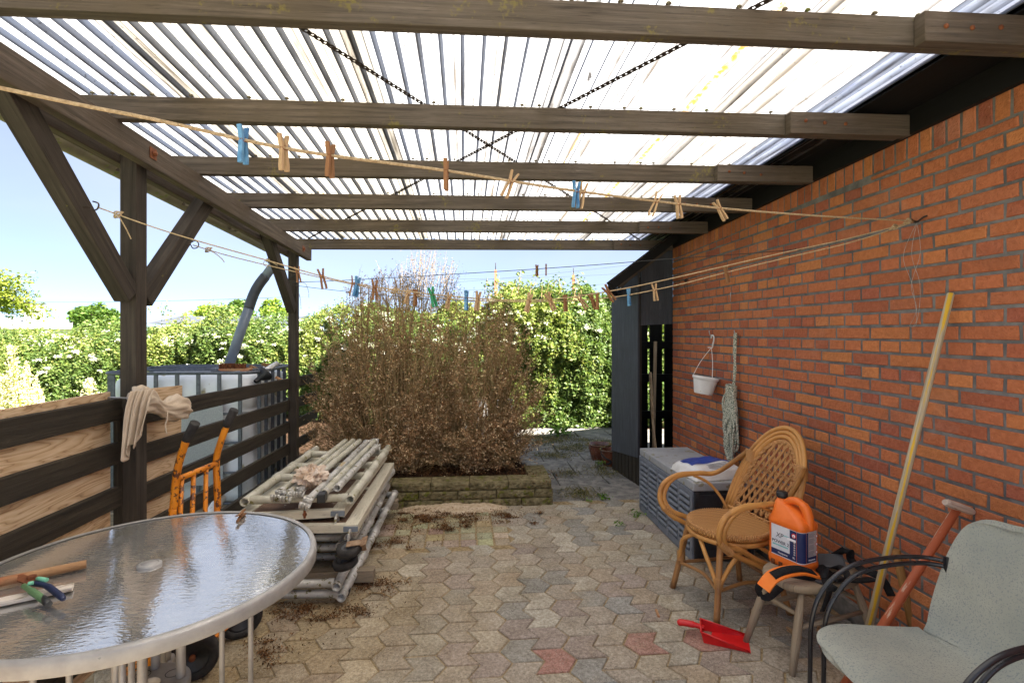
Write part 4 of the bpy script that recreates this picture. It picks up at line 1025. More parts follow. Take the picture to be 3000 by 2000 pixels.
# ------------------------------------------------------------ scaffold parts
M['deck_rail'] = wood('deck_rail', srgb(186, 178, 158), srgb(222, 215, 198), srgb(204, 197, 178), 3, 30, .7, .3)
M['rust_plate'] = plain('rusty_plate', srgb(120, 90, 66), srgb(170, 146, 120), 30, .8, .1, .4, 90)
GRP = 'flat ladder frames in the scaffold stack'
def frame(label, nr, fr, width, rungs, mat, zr0, tilt=0.0, rr=.0255):
    """nr/fr: near and far end of the right-hand tube"""
    nr, fr = Vector(nr), Vector(fr); d = (fr - nr).normalized(); s = d.cross(V(0, 0, 1)).normalized() * -1
    s = (s + V(0, 0, tilt)).normalized()
    t = thing('scaffold_ladder', label, 'scaffold ladder', tuple(nr), GRP)
    L = (fr - nr).length
    for o in (0, width):
        p0, p1 = nr + s * o, fr + s * o; pts, rad = [p0, p0 + d * .008], [rr, rr]
        for q in rungs:
            if q * L - .035 > .01 and q * L + .035 < L - .01:
                for z, e in ((-.036, 0), (-.031, .0055), (.031, .0055), (.036, 0)): pts.append(p0 + d * (q * L + z)); rad.append(rr + e)
        pts += [p1 - d * .008, p1]; rad += [rr, rr]
        b = MB(); b.tube(pts, rad, 16, hollow=.22); b.build('side_tube', mat, t)
    for q in rungs:
        c = nr + d * (q * L); b = MB(); b.tube([c + s * .02, c + s * .055, c + s * .06, c + s * .075, c + s * .08, c + s * .095, c + s * (width - .095), c + s * (width - .08), c + s * (width - .02)], [rr, rr, rr - .004, rr - .001, rr - .005, rr - .003, rr - .003, rr, rr], 12, caps=False); b.build('rung', mat, t)
    return t
frame('lowest aluminium ladder frame of the stack, resting on the paving', (-.668, 2.90, .058), (-.575, 4.40, .17), .70, (.028, .30, .52, .75, .97), M['alu'], 0)
frame('aluminium ladder frame just above the lowest frame, with a black clamp at its end', (-.690, 2.885, .125), (-.63, 4.37, .245), .70, (.028, .30, .52, .75, .97), M['alu'], 0)
frame('shadowed aluminium ladder frame in the middle of the stack, above the wood bearers', (-.70, 3.05, .215), (-.66, 4.42, .27), .70, (.10, .42, .7, .95), M['alu'], 0)
frame('shadowed aluminium ladder frame below the caster wheels', (-.71, 3.05, .275), (-.67, 4.42, .315), .70, (.10, .42, .7, .95), M['alu'], 0)
frame('aluminium ladder frame directly below the lower deck board', (-.645, 2.98, .350), (-.590, 4.33, .372), .72, (.12, .46, .72, .96), M['alu'], 0)
frame('mossy aluminium ladder frame lying on top of the deck boards', (-.652, 3.045, .545), (-.63, 4.40, .545), .585, (.03, .37, .58, .86), M['alu_moss'], 0)
def deck(label, nl, nr, fr, z, th=.045):
    nl, nr, fr = Vector(nl), Vector(nr), Vector(fr)
    d = (fr - nr); L = d.length; d.normalize(); s = (nl - nr); W = s.length; s.normalize()
    t = thing('scaffold_deck', label, 'deck board', tuple(nr), 'deck boards in the scaffold stack')
    e = .075
    for o in (e / 2, W - e / 2):
        b = MB(); b.bar(nr + s * o - V(0, 0, th / 2), fr + s * o - V(0, 0, th / 2), e, th); sr = b.build('side_rail', M['deck_rail'], t, bevel=.003)
        b = MB(); p = nr + s * o - d * .009; b.bar(p - V(0, 0, th / 2), p + d * .008 - V(0, 0, th / 2), e + .003, th * .6); b.build('end_cap', M['pvc_grey'], sr)
        for q, sg in ((nr, -1), (fr, 1)):
            b = MB(); c = q + s * o + d * (.02 * sg) - V(0, 0, th + .022)
            pts = [c + d * (.032 * math.cos(a)) + V(0, 0, .036 * math.sin(a)) for a in [-.2 + i / 12 * 3.5 for i in range(13)]]
            if q is fr: pts = [c - d * (.032 * math.cos(a)) + V(0, 0, .036 * math.sin(a)) for a in [-.2 + i / 12 * 3.5 for i in range(13)]]
            for k in range(len(pts) - 1): b.bar(pts[k], pts[k + 1] + (pts[k + 1] - pts[k]) * .2, .026, .010, s)
            b.build('hook', M['alu'], t)
    for q in (nr + d * .02, fr - d * .02, nr + d * (L / 2)):
        b = MB(); b.bar(q + s * e - V(0, 0, th / 2 + .001), q + s * (W - e) - V(0, 0, th / 2 + .001), .04, th * .96); b.build('cross_rail', M['deck_rail'], t)
    b = MB(); c = nr + s * (W / 2) - V(0, 0, .012); b.bar(c + d * .03, fr + s * (W / 2) - V(0, 0, .012) - d * .03, W - 2 * e + .002, .010); b.build('deck_panel', M['deck_ply'], t)
deck('upper brown deck board with aluminium rails under the tubes', (-1.27, 3.0, .492), (-.682, 3.05, .492), (-.642, 4.42, .492), .49)
deck('lower brown deck board sticking out to the right below the upper deck', (-1.14, 2.995, .432), (-.592, 2.96, .432), (-.575, 4.35, .432), .43)
for y, lab in ((3.17, 'near wooden bearer under the scaffold stack beside the caster wheels'), (4.28, 'far wooden bearer under the scaffold stack by the raised bed')):
    zz = .05 + .095 + .075 * (y - 2.9) / 1.5 + .01
    b = MB(); b.bar((-1.40, y, zz - .11), (-.535, y, zz - .11), .07, .07); tag(b.build('timber_bearer', M['stool'], bevel=.004), lab, 'bearer')
# long brace tubes with claw ends lying on top
def claw(b, c, d, up):
    s = d.cross(up).normalized()
    b.tube([c - d * .03, c], [.019, .024], 10, caps=False)
    q = c + d * .034
    for o in (-.017, 0, .017):
        pts = [q + d * (.031 * math.cos(a)) + up * (.031 * math.sin(a)) + s * o for a in [2.6 + i / 10 * 4.0 for i in range(11)]]
        b.tube(pts, [.009 if o else .0075] * 11, 6)
    b.tube([q - d * .03 - s * .022, q - d * .03 + s * .022], .012, 8)
    b.tube([q - up * .034 - s * .022, q - up * .034 + s * .022], .007, 8)
BRACES = [
    ((-1.045, 3.06, .592), (-.985, 4.42, .600), 'alu_moss', 'mossy brace tube furthest to the fence on top of the stack'),
    ((-.992, 3.035, .590), (-.925, 4.44, .600), 'alu_moss', 'mossy brace tube second from the fence, with a claw end'),
    ((-.940, 3.10, .594), (-.868, 4.42, .600), 'alu_moss', 'mossy brace tube running past the crumpled paper'),
    ((-.838, 2.88, .598), (-.800, 4.34, .602), 'alu', 'clean brace tube with a yellow sticker and a rust-tipped claw'),
    ((-.786, 3.00, .600), (-.742, 4.38, .604), 'alu_moss', 'brace tube with a black bracket at its near end'),
    ((-.735, 3.09, .600), (-.690, 4.14, .606), 'alu', 'short clean brace tube nearest the open right end of the stack')]
for i, (a, c, mt, lab) in enumerate(BRACES):
    a, c = Vector(a), Vector(c); d = (c - a).normalized()
    t = thing('scaffold_brace', lab, 'brace tube', tuple(a), 'brace tubes on top of the scaffold stack')
    b = MB(); b.tube([a, a + d * .02, c - d * .02, c], .021, 14, hollow=.2); tu = b.build('tube', M[mt], t)
    b = MB(); b.tube([a + d * .015, a + d * .022, a + d * .028, a + d * .034, a + d * .04], [.0215, .0235, .0235, .0235, .0215], 12, caps=False); b.build('collar', M['alu'], tu)
    if i in (0, 1, 2, 3):
        b = MB(); claw(b, a, -d, UP if i != 3 else V(.3, 0, .95).normalized()); b.build('claw', M['alu'], t)
    if i in (3, 4, 5):
        b = MB(); claw(b, c, d, UP); b.build('claw', M['alu'], t)
    if i == 3:
        b = MB(); q = a - d * .05; b.tube([q - UP * .035, q - UP * .075], .007, 8); b.tube([q - UP * .05, q - UP * .062], .011, 6); b.build('rusty_bolt', M['rust'], t)
        b = MB(); m = a + (c - a) * .44; b.grid(lambda u, v: m + d * (.11 * u) + V(.0214 * math.cos(.9 + 1.1 * v), 0, .0214 * math.sin(.9 + 1.1 * v)), 3, 6); b.build('sticker', M['pole_yellow'], t)
    if i == 4:
        b = MB(); b.box(a - d * .03 - UP * .012, (.045, .07, .05), .05); b.build('bracket', M['black_plastic'], t, bevel=.006)
    if i == 5:
        b = MB(); b.bar(a - d * .03 + V(-.06, 0, -.01), a + d * .04 + V(-.01, 0, -.005), .022, .02); b.build('latch', M['alu'], t, bevel=.003)
b = MB(); b.tube([V(-.664, 2.955, .057) + V(0, .0, 0), V(-.662, 2.99, .060)], .0275, 14)
tag(b.build('tape_ring', M['black_plastic']), 'black tape wound round the end of the lowest frame', 'tape')
# crumpled paper
def paper(u, v):
    a = 2 * PI * u; e = PI * (v - .5)
    r = 1 + .22 * math.sin(5 * a + 3 * v) * math.cos(4 * e) + .16 * math.sin(11 * a - 7 * v * 3) + .12 * math.sin(17 * v * 2 + 3 * a)
    return V(-.915, 3.20, .645) + V(.085 * r * math.cos(a) * math.cos(e), .10 * r * math.sin(a) * math.cos(e), .055 * r * math.sin(e))
b = MB(); b.grid(paper, 34, 18, False); tag(b.build('crumpled_paper', M['paper']), 'crumpled brown and white paper stuffed between the brace tubes', 'paper')
# caster wheels lying against the stack
def caster(label, c, ax, top):
    c = Vector(c); ax = Vector(ax).normalized()
    t = thing('caster', label, 'caster', tuple(c), 'casters lying at the scaffold stack')
    b = MB(); b.lathe([(.040, -.020), (.058, -.021), (.066, -.014), (.068, 0), (.066, .014), (.058, .021), (.040, .020), (.040, -.02)], c, 26, ax); b.build('wheel', M['rubber'], t)
    b = MB(); b.lathe([(0, .017), (.012, .019), (.014, .012), (.034, .012), (.040, .018), (.041, -.016), (0, -.016)], c, 20, ax); b.build('hub', M['pvc_dark'], t)
    if top:
        b = MB(); s = V(0, 1, 0).cross(ax).normalized(); f = ax.cross(s).normalized()
        b.bar(c + ax * .030 - s * .01, c + ax * .030 + s * .075, .045, .006, ax); b.bar(c + ax * .03 + s * .07, c + ax * .035 + s * .10, .075, .008, ax)
        b.bar(c - ax * .025 + s * .075, c + ax * .03 + s * .075, .03, .006, f); b.build('fork', M['rust_plate'], t, bevel=.002)
    return t
caster('black caster wheel on top, with a rusty plate, at the near end of the stack', P(1023, 1607, 2.80), (-.12, -.25, .95), True)
caster('lower black caster wheel under the rusty one at the stack end', P(1012, 1645, 2.82), (-.2, -.15, .95), False)

# ------------------------------------------------------------ storage box
bx = thing('storage_box', 'grey plastic garden storage box with louvred sides against the brick wall', 'storage box', (1.66, 3.8, 0))
BX0, BX1, BY0, BY1, BZ = 1.490, 1.895, 3.255, 4.28, .525
b = MB(); b.box(((BX0 + BX1) / 2, (BY0 + BY1) / 2, .24), (BX1 - BX0 - .02, BY1 - BY0 - .02, .46)); b.build('body', M['box_dark'], bx, bevel=.008)
b = MB(); b.box(((BX0 + BX1) / 2, (BY0 + BY1) / 2, BZ - .028), (BX1 - BX0 + .016, BY1 - BY0 + .016, .056)); b.build('lid', M['box_lid'], bx, bevel=.008)
def louvre_side(p0, p1, nrm, nb):
    """frame with nb louvred bays between p0 and p1"""
    p0, p1, nrm = Vector(p0), Vector(p1), Vector(nrm); d = (p1 - p0); L = d.length; d.normalize()
    b = MB()
    for i in range(nb + 1):
        c = p0 + d * (.02 + (L - .04) * i / nb) + nrm * .006; b.bar(c + V(0, 0, .02), c + V(0, 0, .465), .034, .016, nrm)
    for z, h in ((.035, .05), (.45, .035)): b.bar(p0 + nrm * .004 + V(0, 0, z), p1 + nrm * .004 + V(0, 0, z), .013, h)
    b.build('side_frame', M['box_grey'], bx, bevel=.003)
    for i in range(nb):
        a = p0 + d * (.038 + (L - .04) * i / nb); c = p0 + d * (.002 + (L - .04) * (i + 1) / nb)
        b = MB()
        for k in range(9):
            z = .082 + k * .0415; b.tube([a + nrm * .002 + V(0, 0, z), c + nrm * .002 + V(0, 0, z)], .0155, 10, caps=False)
        b.build('louvre_panel', M['box_grey'], bx)
louvre_side((BX0, BY0, 0), (BX0, BY1, 0), (-1, 0, 0), 5)
for x in (BX0 + .015, BX1 - .015):
    b = MB(); b.bar((x, BY0, .02), (x, BY0, .465), .03, .02, (0, 1, 0)); b.build('corner_post', M['box_dark'], bx, bevel=.004)
b = MB(); b.bar((BX0 + .03, BY0 + .004, .40), (BX1 - .03, BY0 + .004, .40), .012, .09); b.build('end_panel', M['box_dark'], bx, bevel=.004)
b = MB(); b.bar((BX0 + .03, BY0 + .004, .05), (BX1 - .03, BY0 + .004, .05), .012, .06); b.build('end_panel', M['box_dark'], bx, bevel=.004)
# sack on the box
sk = thing('compost_sack', 'half empty blue and white plastic sack lying on the storage box', 'sack', (1.66, 3.36, BZ))
def sack(u, v, inset=0.0):
    x = -.20 + .40 * u; y = -.17 + .34 * v
    e = (1 - abs(2 * u - 1) ** 4) * (1 - abs(2 * v - 1) ** 4)
    h = .088 * e ** .42 + .008 * math.sin(9 * u + 4 * v) * e + .006 * math.sin(17 * v - 6 * u) * e
    return V(1.685 + x * .96 - .12 * y, 3.46 + y + .10 * x, BZ + .003 + h + inset)
b = MB(); b.grid(sack, 30, 24); b.grid(lambda u, v: V(sack(1 - u, v).x, sack(1 - u, v).y, BZ + .002), 6, 6); b.build('white_body', M['bag_white'], sk)
b = MB(); b.grid(lambda u, v: sack(.10 + .78 * u, .34 + .46 * v + .06 * math.sin(u * 5), .0022), 24, 12); b.build('blue_print', M['bag_blue'], sk)
b = MB()
for k in range(5): b.grid(lambda u, v: sack(.30 + .4 * u, .10 + .035 * k + .012 * v, .0022), 12, 1)
b.build('print_line', M['print_grey'], sk)

# ------------------------------------------------------------ rattan armchair (local: +x forwards, +y towards the camera side)
rc = local_thing('rattan_chair', 'rattan armchair with a woven round seat and lattice back', 'armchair', (1.475, 2.785, 0), math.radians(188))
SZ = .445
def rt(name, pts, r, mat='rattan', parent=rc, n=10, k=6, closed=False):
    b = MB(); b.tube(smooth_path(pts, k, closed) if k else pts, r, n, closed); return b.build(name, M[mat], parent)
b = MB(); n = 40
prof = [(0, SZ - .012), (.10, SZ - .010), (.17, SZ - .004), (.205, SZ + .002), (.222, SZ - .006), (.226, SZ - .022), (.218, SZ - .034), (.20, SZ - .038), (0, SZ - .038)]
b.lathe(prof, (0, 0, 0), 40)
for i, f in enumerate(b.f):
    b.uv[i] = [(b.v[q][0] * 1.6, b.v[q][1] * 1.6) for q in f]
seat = b.build('seat', M['weave'], rc)
b = MB(); N = 150
for s0 in (0, 1):
    pts = [V((.216 + .006 * math.cos(N * t / 3 + s0 * PI)) * math.cos(t), (.216 + .006 * math.cos(N * t / 3 + s0 * PI)) * math.sin(t), SZ - .010 + .010 * math.sin(N * t / 3 + s0 * PI)) for t in [i / 300 * 2 * PI for i in range(300)]]
    b.tube(pts, .0048, 5, True)
b.build('braided_edge', M['wicker'], seat)
ring = [V(.212 * math.cos(a), .212 * math.sin(a), SZ - .052) for a in [i / 32 * 2 * PI for i in range(32)]]
rt('seat_ring', ring, .0145, k=0, closed=True)
LEG = [(.20, .19, .215, .20), (.20, -.19, .225, -.205), (-.19, .18, -.225, .205), (-.19, -.18, -.215, -.19)]
for x0, y0, x1, y1 in LEG:
    k = .78; lg = rt('leg', [(x0 * k, y0 * k, SZ - .05), (x0 * .9, y0 * .9, .25), (x1, y1, .0)], .0165, 'rattan_dark', k=4)
    for zz, hh in ((.40, .03), (.205, .06)):
        f = (SZ - .05 - zz) / (SZ - .05); cxx, cyy = x0 * k + (x1 - x0 * k) * f, y0 * k + (y1 - y0 * k) * f
        b = MB()
        for q in range(int(hh / .0055)): b.lathe([(.0205 + (.006 if zz < .3 else 0) - q * .0003, 0)] if False else [(.017, -.003), (.0205 + (.004 if zz < .3 else 0), 0), (.017, .003)], (cxx, cyy, zz - hh / 2 + q * .0055), 12)
        b.build('cane_wrap', M['wicker'], lg)
    # V braces up to the ring on both sides of the leg
    a0 = math.atan2(y0, x0)
    for sg in (-1, 1):
        a1 = a0 + sg * .62; f = .62
        pl = V(x0 * k + (x1 - x0 * k) * .60, y0 * k + (y1 - y0 * k) * .60, .175); ph = V(.20 * math.cos(a1), .20 * math.sin(a1), SZ - .065)
        m = (pl + ph) / 2 + V(.020 * math.cos(a1), .020 * math.sin(a1), .045)
        rt('brace', [pl, pl + (m - pl) * .5 + V(0, 0, .005), m, ph], .0115, parent=lg, k=5)
low = []
for i in (0, 1, 3, 2):
    x0, y0, x1, y1 = LEG[i]; low.append(V(x0 * .78 + (x1 - x0 * .78) * .60, y0 * .78 + (y1 - y0 * .78) * .60, .16))
for i in range(4):
    p, q = low[i], low[(i + 1) % 4]; m = (p + q) / 2; rt('stretcher', [p, p * .6 + q * .4 + V(-m.x * .16, -m.y * .16, .010), p * .4 + q * .6 + V(-m.x * .16, -m.y * .16, .010), q], .0095, 'rattan_dark', k=5)
# back: three nested hoops tilted backwards
def bk(w, h, a, z0=.42):
    """arch in the tilted back plane; a from 0 (left foot) to pi (right foot)"""
    y = w * math.cos(a); s = max(math.sin(a), 0); e = s ** .75
    z = z0 + h * e
    return V(-.165 - .20 * (z - z0) / .53 - .03 * (1 - (y / .26) ** 2), y, z)
for w, h in ((.262, .530), (.240, .504), (.219, .479)):
    rt('back_hoop', [bk(w, h, i / 30 * PI) for i in range(31)], .0125 if w < .26 else .0135, k=0, n=10)
bi = MB()
for s0 in (0, 1, 2):
    pts = []
    for i in range(241):
        a = i / 240 * PI; p = bk(.199 + .008 * math.sin(i * .55 + s0 * 2.09), .452 + .008 * math.sin(i * .55 + s0 * 2.09), a); pts.append(p + V(.006 * math.cos(i * 1.1 + s0 * 2.09), 0, 0))
    bi.tube(pts, .0055, 5)
for s0 in (0, 1, 2):
    pts = [bk(.2, .0, PI / 2, .475) + V(.006 * math.cos(i * 1.1 + s0 * 2.09), (i / 60 - .5) * .38, .008 * math.sin(i * .55 + s0 * 2.09) + .03 * (1 - (2 * i / 60 - 1) ** 2) * -1) for i in range(61)]
    bi.tube(pts, .0055, 5)
bi.build('braided_band', M['wicker'], rc)
rt('back_rail', [V(-.17, -.235, .44), V(-.205, -.12, .425), V(-.215, 0, .42), V(-.205, .12, .425), V(-.17, .235, .44)], .0135)
lat = MB()
def inside(y, z): return (abs(y) / .192) ** 2 + (max(0, z - .46) / .405) ** 2.3 < 1 and z > .455
for sg in (-1, 1):
    for k in range(-11, 12):
        for dd in (-.0045, .0045):
            pts = []
            for i in range(60):
                z = .45 + i * .0075; y = k * .043 + dd + sg * (z - .62) * .52
                if inside(y, z): pts.append(V(-.165 - .20 * (z - .42) / .53 - .03 * (1 - (y / .26) ** 2) + sg * .004, y, z))
            if len(pts) > 2: lat.tube(pts, .0042, 5)
for zz in (.60, .70):
    for dd in (0, .006):
        pts = [V(-.165 - .20 * (zz - .42) / .53 - .03 * (1 - (y / .26) ** 2) + .008, y, zz + dd + .004 * math.sin(y * 90)) for y in [(-.5 + i / 24) * .36 for i in range(25)]]
        lat.tube(pts, .0022, 4)
lat.build('lattice', M['wicker'], rc)
for sg in (-1, 1):
    arm = None
    for dd in (0, .026):
        o = dd
        pts = [bk(.262, .53, .62 if sg > 0 else PI - .62) + V(.01, sg * .012, -.0), V(-.13, sg * (.285), .640), V(.0, sg * (.300), .636), V(.14, sg * (.302), .632 - o * .3), V(.235 - o, sg * .298, .585 - o * .4), V(.262 - o, sg * .288, .50), V(.225 - o, sg * .262, .425 + o * .3), V(.13 - o, sg * .24, .365 + o), V(.0, sg * .222, .30 + o), V(-.09, sg * .21, .255 + o)]
        q = rt('arm' if arm is None else 'arm_cane', pts, .0145, parent=rc if arm is None else arm, k=7)
        arm = arm or q
    rt('arm_post', [V(.03, sg * .298, .625), V(-.06, sg * .28, .58), V(-.12, sg * .24, .50), V(-.145, sg * .20, .42)], .0085, parent=arm)
    b = MB()
    for q in range(9):
        p = bk(.246, .51, .60 if sg > 0 else PI - .60) + V(0, -sg * .004, -.036 + q * .008); b.lathe([(.030, -.0045), (.034, 0), (.030, .0045)], p, 14, (-.3, 0, 1))
    b.build('cane_wrap', M['wicker'], arm)
    b = MB()
    for q in range(8):
        p = V(.245 - q * .010, sg * (.272 - .002 * q), .452 - .0085 * q); b.lathe([(.019, -.005), (.0225, 0), (.019, .005)], p, 12, (.8, 0, .6))
    b.build('cane_wrap', M['wicker'], arm)

# ------------------------------------------------------------ stool
SC = V(1.655, 2.345, 0); STZ = .365
st = local_thing('wooden_stool', 'low weathered wooden stool holding the orange canister', 'stool', tuple(SC), math.radians(14))
b = MB(); secs = []
def seatloop(k, z):
    out = []
    for i in range(40):
        a = i / 40 * 2 * PI; r = 1 + .05 * math.cos(2 * a) - .03 * math.cos(4 * a)
        out.append((.235 * k * r * math.cos(a), .165 * k * r * math.sin(a), z))
    return out
b.loft([seatloop(.93, STZ - .036), seatloop(.985, STZ - .030), seatloop(1.0, STZ - .014), seatloop(.985, STZ - .003), seatloop(.95, STZ), seatloop(.6, STZ - .004), seatloop(.2, STZ - .006)])
for i, f in enumerate(b.f): b.uv[i] = [(b.v[q][0], b.v[q][1]) for q in f]
b.build('seat', M['stool'], st)
SL = [(.16, .09, .265, .13), (.16, -.09, .275, -.13), (-.16, .09, -.27, .13), (-.16, -.09, -.265, -.135)]
for x0, y0, x1, y1 in SL:
    b = MB(); p, q = V(x0, y0, STZ - .03), V(x1, y1, 0); b.tube([p, p + (q - p) * .35, p + (q - p) * .6, q], [.013, .0185, .019, .0135], 14); b.build('leg', M['stool'], st)
def lerp4(i, f): x0, y0, x1, y1 = SL[i]; return V(x0 + (x1 - x0) * f, y0 + (y1 - y0) * f, (STZ - .03) * (1 - f))
for i, j, f in ((0, 1, .30), (2, 3, .30), (0, 2, .45), (1, 3, .45)):
    b = MB(); p, q = lerp4(i, f), lerp4(j, f); b.tube([p, (p + q) / 2, q], [.0085, .012, .0085], 10); b.build('stretcher', M['stool'], st)

# ------------------------------------------------------------ orange canister (local: x along the long side, label on -y side)
cn = local_thing('oil_canister', 'orange plastic canister with a black cap and a blue and white label on the stool', 'canister', (1.60, 2.40, STZ - .001), math.radians(-70)); cn.scale = (1.05, 1.05, 1.05)
CW, CD = .186, .128
def sec(w, d, r, z, ox=0.0): return [(x + ox, y, z) for x, y in rrect(0, 0, w, d, min(r, w / 2 - .001, d / 2 - .001), 5)]
b = MB(); b.loft([sec(CW - .018, CD - .018, .02, .0), sec(CW - .004, CD - .004, .024, .006), sec(CW, CD, .026, .03), sec(CW, CD, .026, .040), sec(CW - .006, CD - .006, .026, .046), sec(CW - .006, CD - .006, .026, .190), sec(CW, CD, .028, .198), sec(CW - .002, CD - .004, .03, .215), sec(CW - .03, CD - .03, .036, .240, -.008), sec(CW * .62, CD * .62, .036, .266, -.028), sec(.062, .062, .030, .286, -.052), sec(.046, .046, .022, .292, -.056), sec(.042, .042, .020, .302, -.056)])
can = b.build('body', M['can'], cn)
b = MB(); b.lathe([(.0, .303), (.0235, .303), (.025, .308), (.025, .325), (.022, .329), (0, .330)], (-.056, 0, 0), 26); b.build('cap', M['black_plastic'], cn)
b = MB(); b.tube(smooth_path([(-.038, 0, .268), (-.016, 0, .296), (.018, 0, .305), (.05, 0, .296), (.071, 0, .268), (.080, 0, .225), (.080, 0, .195)], 6), [.0175] * 19 + [.0215] * 18, 14); b.build('handle', M['can'], cn)
for x in (-.055, -.015, .025):
    b = MB(); b.box((x, -CD / 2 - .001, .012), (.020, .006, .024)); b.build('foot_notch', M['rust'], cn, bevel=.003)
# label: front (-y side) and end (+x side)
yf = -CD / 2 + .003 - .0008; xe = CW / 2 - .003 + .0008
def lab(name, u0, u1, z0, z1, mat, lift, side='f', parent=cn):
    b = MB()
    f = (lambda u, z: V(u, yf - lift, z)) if side == 'f' else (lambda u, z: V(xe + lift, u, z))
    ids = [b.add(f(u, z)) for u, z in ((u0, z0), (u1, z0), (u1, z1), (u0, z1))]; b.face(ids); return b.build(name, M[mat], parent)
def text(s, x, z, size, mat, side='f', lift=.0012, parent=cn, align='LEFT', shear=0.0, ext=.0002):
    cu = bpy.data.curves.new('lettering', 'FONT'); cu.body = s; cu.size = size; cu.align_x = align; cu.extrude = ext; cu.shear = shear; cu.offset = size * .012
    o = bpy.data.objects.new('lettering', cu); COL.objects.link(o); o.parent = parent
    cu.materials.append(M[mat])
    dg = bpy.context.evaluated_depsgraph_get(); dg.update(); me = bpy.data.meshes.new_from_object(o.evaluated_get(dg)); COL.objects.unlink(o); bpy.data.objects.remove(o)
    o = bpy.data.objects.new('lettering', me); COL.objects.link(o); o.parent = parent
    if not me.materials: me.materials.append(M[mat])
    if side == 'f': o.location = (x, yf - lift, z); o.rotation_euler = (PI / 2, 0, 0)
    else: o.location = (xe + lift, x, z); o.rotation_euler = (PI / 2, 0, PI / 2)
    return o
a = CW / 2 - .030; e = CD / 2 - .030
lb = lab('label', -CW / 2 + .028, a, .048, .189, 'label_white', .0004)
lab('label_band', -CW / 2 + .028, a, .052, .076, 'label_navy', .0008, parent=lb)
lab('label_band', .030, a, .052, .187, 'label_navy', .0009, parent=lb)
lab('label_swirl', -.058, .022, .094, .1005, 'label_teal', .0008, parent=lb)
lab('label_swirl', -.005, .026, .147, .152, 'label_teal', .0008, parent=lb)
text('XP', -.040, .134, .030, 'print_grey', parent=lb, shear=.15); text('POWER 2', -.061, .106, .0205, 'print_dark', parent=lb)
text('Husqvarna', -.030, .060, .0115, 'print_white', parent=lb)
# rounded corner of the label
b = MB(); rr = .0265
b.grid(lambda u, v: V(a + .002 + rr * math.sin(u * PI / 2), -e - .002 - rr * math.cos(u * PI / 2), .052 + .135 * v), 8, 1); lc = b.build('label_corner', M['label_navy'], cn)
b = MB(); b.grid(lambda u, v: V(a + .002 + rr * math.sin(u * PI / 2) * .999, -e - .002 - rr * math.cos(u * PI / 2) * .999, .047 + .142 * v), 8, 1); b.build('label_edge', M['label_white'], cn)
for k in range(6): lab('pictogram', a - .013, a - .005, .078 + k * .0105, .085 + k * .0105, 'label_grey', .0014, parent=lc)
b = MB(); b.lathe([(.0, .0016), (.0115, .0016), (.0115, 0)], (a - .012, yf - .0004, .165), 20, (0, -1, 0)); b.build('red_badge', M['print_red'], lc)
b = MB(); b.lathe([(.0, .0022), (.0075, .0022), (.0075, 0)], (a - .012, yf - .0004, .164), 16, (0, -1, 0)); b.build('white_drop', M['print_white'], lc)
text('2', a - .012, .159, .012, 'print_red', lift=.0034, parent=lc, align='CENTER'); text('5L', a - .018, .062, .012, 'print_white', lift=.0014, parent=lc)
lab('label_flag', .018, a - .002, .138, .149, 'print_white', .0018, parent=lc)
le = lab('end_label', -e, e, .048, .189, 'label_white', .0004, 'e')
lab('label_band', -e, e, .052, .187, 'label_navy', .0008, 'e', le); lab('text_panel', -e + .012, e, .077, .187, 'label_grey', .0012, 'e', le)
for k in range(22):
    if k % 6 == 5: continue
    lab('print_line', -e + .015, e - .012 - R.uniform(0, .012), .082 + k * .0046, .0836 + k * .0046, 'print_grey', .0016, 'e', le)
for k in range(3):
    b = MB(); z = .093 + k * .036; y = e - .002
    ids = [b.add(V(xe + .0018, y + s[0], z + s[1])) for s in ((0, -.010), (.009, 0), (0, .010), (-.009, 0))]; b.face(ids); dm = b.build('hazard_mark', M['print_red'], le)
    b = MB(); ids = [b.add(V(xe + .0022, y + s[0], z + s[1])) for s in ((0, -.007), (.0063, 0), (0, .007), (-.0063, 0))]; b.face(ids); b.build('mark_centre', M['print_white'], dm)
text('Husqvarna', -e + .013, .060, .0105, 'print_white', 'e', .0014, le)

# ------------------------------------------------------------ harness on the stool
GH = lambda u, v, z: G(u, v, z - .040)
hs = thing('harness', 'black and orange carrying harness with straps hanging over the stool', 'harness', (1.6, 2.12, STZ))
def ribbon(b, pts, w, side, th=.003, k=6):
    pts = smooth_path(pts, k); prev = None
    for i, p in enumerate(pts):
        s = Vector(side(i / (len(pts) - 1)) if callable(side) else side).normalized()
        t = (pts[min(i + 1, len(pts) - 1)] - pts[max(i - 1, 0)]).normalized(); nn = t.cross(s).normalized() * th / 2; s = nn.cross(t).normalized()
        ids = [b.add(p + s * (w / 2) + nn), b.add(p - s * (w / 2) + nn), b.add(p - s * (w / 2) - nn), b.add(p + s * (w / 2) - nn)]
        if prev:
            for q in range(4): b.face((prev[q], prev[(q + 1) % 4], ids[(q + 1) % 4], ids[q]), None, True)
        prev = ids
pz = [GH(2236, 1722, .40), GH(2262, 1690, .445), GH(2300, 1674, .462), GH(2345, 1669, .455), GH(2385, 1680, .430), GH(2402, 1688, .415)]
sd = V(.35, -.94, -.35)
b = MB(); ribbon(b, pz, .062, sd, .010); pad = b.build('orange_pad', M['orange_pad'], hs, bevel=.002)
off = V(-.05, -.25, .9).normalized() * .0065
b = MB(); ribbon(b, [p + off for p in pz[1:5]], .040, sd, .006); b.build('pad_centre', M['webbing'], pad)
b = MB(); ribbon(b, [GH(2226, 1712, .40), GH(2222, 1732, .365), GH(2245, 1750, .350), GH(2278, 1726, .372), GH(2320, 1692, .40), GH(2375, 1690, .412), GH(2410, 1692, .415)], .034, sd, .004); b.build('strap', M['webbing'], hs)
